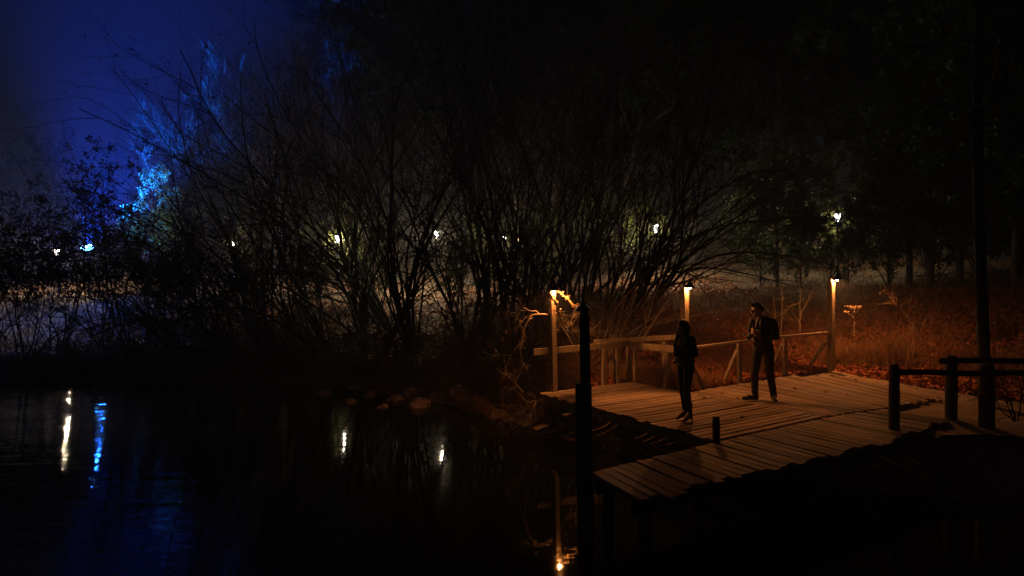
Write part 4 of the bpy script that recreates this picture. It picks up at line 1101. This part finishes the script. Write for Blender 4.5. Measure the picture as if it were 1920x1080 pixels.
def build_woman():
    x, y = 2.80, 11.10; r = empty('person', (x, y, TOP + .006), 'woman with long dark hair in a dark jacket, tight jeans and heeled boots', 'person', rz=math.radians(-62)); s = .905
    Rt = np.array(Matrix.Rotation(math.radians(14), 3, 'X'))
    hc = V3(0, -.03, 1.705) * (1, 1, s) + (0, 0, -.015)
    Z = lambda v: V3(v[0] * s, v[1] * s, v[2] * s)
    sh = {1: Z((.165, .02, 1.50)), -1: Z((-.165, .02, 1.50))}; hip = {1: Z((.085, .02, 1.0)), -1: Z((-.085, .02, 1.0))}
    kn = {1: Z((.085, -.035, .58)), -1: Z((-.075, .0, .58))}; an = {1: Z((.085, .03, .17)), -1: Z((-.09, .075, .17))}; toe = {1: Z((.10, -.13, .04)), -1: Z((-.12, -.085, .04))}
    el = {1: Z((.20, .06, 1.23)), -1: Z((-.22, .09, 1.22))}; wr = {1: Z((.055, -.17, 1.14)), -1: Z((-.055, -.17, 1.12))}
    G_ = Geo()
    head(G_, hc, .98, Rt); capsule(G_, Z((0, .015, 1.48)), Z((0, -.01, 1.65)), .048, .046)
    ellip(G_, Z((0, .01, 1.40)), (.125, .085, .15)); ellip(G_, Z((0, .015, 1.20)), (.10, .075, .13)); ellip(G_, Z((0, .03, 1.03)), (.135, .10, .11))
    for s_ in (1, -1):
        capsule(G_, sh[s_] * (.9, 1, 1), el[s_], .038, .03); capsule(G_, el[s_], wr[s_], .03, .021); capsule(G_, hip[s_], kn[s_], .074, .047); capsule(G_, kn[s_], an[s_], .046, .03); capsule(G_, an[s_], toe[s_], .028, .024)
    hand(G_, wr[1], (-.55, -.75, -.1), (.3, -.6, .6), 1, .8, .9); hand(G_, wr[-1], (.55, -.75, -.1), (-.3, -.6, .6), -1, .8, .9)
    remesh('body', G_, .0072, M['skin'], r, 3)
    for s_ in (1, -1):
        E = Geo(); ellip(E, hc + Rt @ (V3(s_ * .029, -.080, .012) * .98), (.011, .009, .009)); link('eye', E.mesh('eye', True), M['eye'], r)
    G_ = Geo()
    ellip(G_, Z((0, .015, 1.40)), (.165, .13, .155)); ellip(G_, Z((0, .02, 1.23)), (.15, .125, .16)); ellip(G_, Z((0, .03, 1.10)), (.165, .135, .085)); capsule(G_, Z((-.10, .02, 1.485)), Z((.10, .02, 1.485)), .060, .060)
    ellip(G_, Z((0, -.06, 1.37)), (.11, .075, .075))
    for s_ in (1, -1):
        capsule(G_, sh[s_], el[s_], .064, .056); capsule(G_, el[s_], lerp(el[s_], wr[s_], .9), .056, .040); capsule(G_, lerp(sh[s_], el[s_], .5), lerp(sh[s_], el[s_], .62), .056, .055)
    remesh('jacket', G_, .010, M['jacket'], r, 3)
    G_ = Geo(); ellip(G_, Z((0, .035, 1.04)), (.148, .118, .11))
    for s_ in (1, -1): capsule(G_, hip[s_], kn[s_], .094, .060); capsule(G_, lerp(hip[s_], kn[s_], .3), lerp(hip[s_], kn[s_], .5), .088, .076); capsule(G_, kn[s_], an[s_], .058, .040); capsule(G_, lerp(kn[s_], an[s_], .2) + (0, .012, 0), lerp(kn[s_], an[s_], .45) + (0, .012, 0), .048, .044)
    remesh('jeans', G_, .010, M['jeans_w'], r, 3)
    for s_ in (1, -1):
        G_ = Geo(); a = an[s_]; heel = V3(a[0], a[1] + .015, .085)
        capsule(G_, a + (0, 0, .13), a, .046, .040); capsule(G_, a, heel, .040, .038); capsule(G_, heel, toe[s_] * (1, 1, 0) + (0, 0, .028), .036, .026); capsule(G_, heel + (0, 0, .02), lerp(heel, toe[s_], .5) + (0, 0, .03), .038, .03)
        capsule(G_, heel + (0, .022, -.02), (heel[0], heel[1] + .03, .012), .022, .014)
        remesh('boot', G_, .008, M['leather'], r, 2)
    # long hair
    G_ = Geo()
    def HA(p, rr): ellip(G_, hc + Rt @ (np.asarray(p) * .98), np.asarray(rr) * .98)
    HA((0, .024, .045), (.090, .104, .092)); HA((0, .075, -.05), (.088, .062, .12))
    for s_ in (1, -1): HA((s_ * .075, .02, -.05), (.026, .062, .10))
    rs = random.Random(4)
    for k in range(46):     # locks over the back and shoulders, a few falling forward
        a = rs.uniform(-.35, math.pi + .35); u = math.cos(a); v = math.sin(a)
        p0 = hc + V3(u * .075, v * .07 + .01, .02); front = v < .15
        l = rs.uniform(.28, .42)
        p1 = hc + V3(u * .11, v * .10 + (.0 if not front else -.02), -.15); p2 = hc + V3(u * .125 * rs.uniform(.7, 1), v * .13 + (.03 if not front else -.06), -.15 - l * .5); p3 = p2 + V3(rs.uniform(-.02, .02), rs.uniform(-.02, .02), -l * .45)
        capsule(G_, p0, p1, .024, .024, 6); capsule(G_, p1, p2, .024, .020, 6); capsule(G_, p2, p3, .020, .007, 6)
    remesh('hair', G_, .009, M['hair_w'], r, 1)
    return r


build_woman()
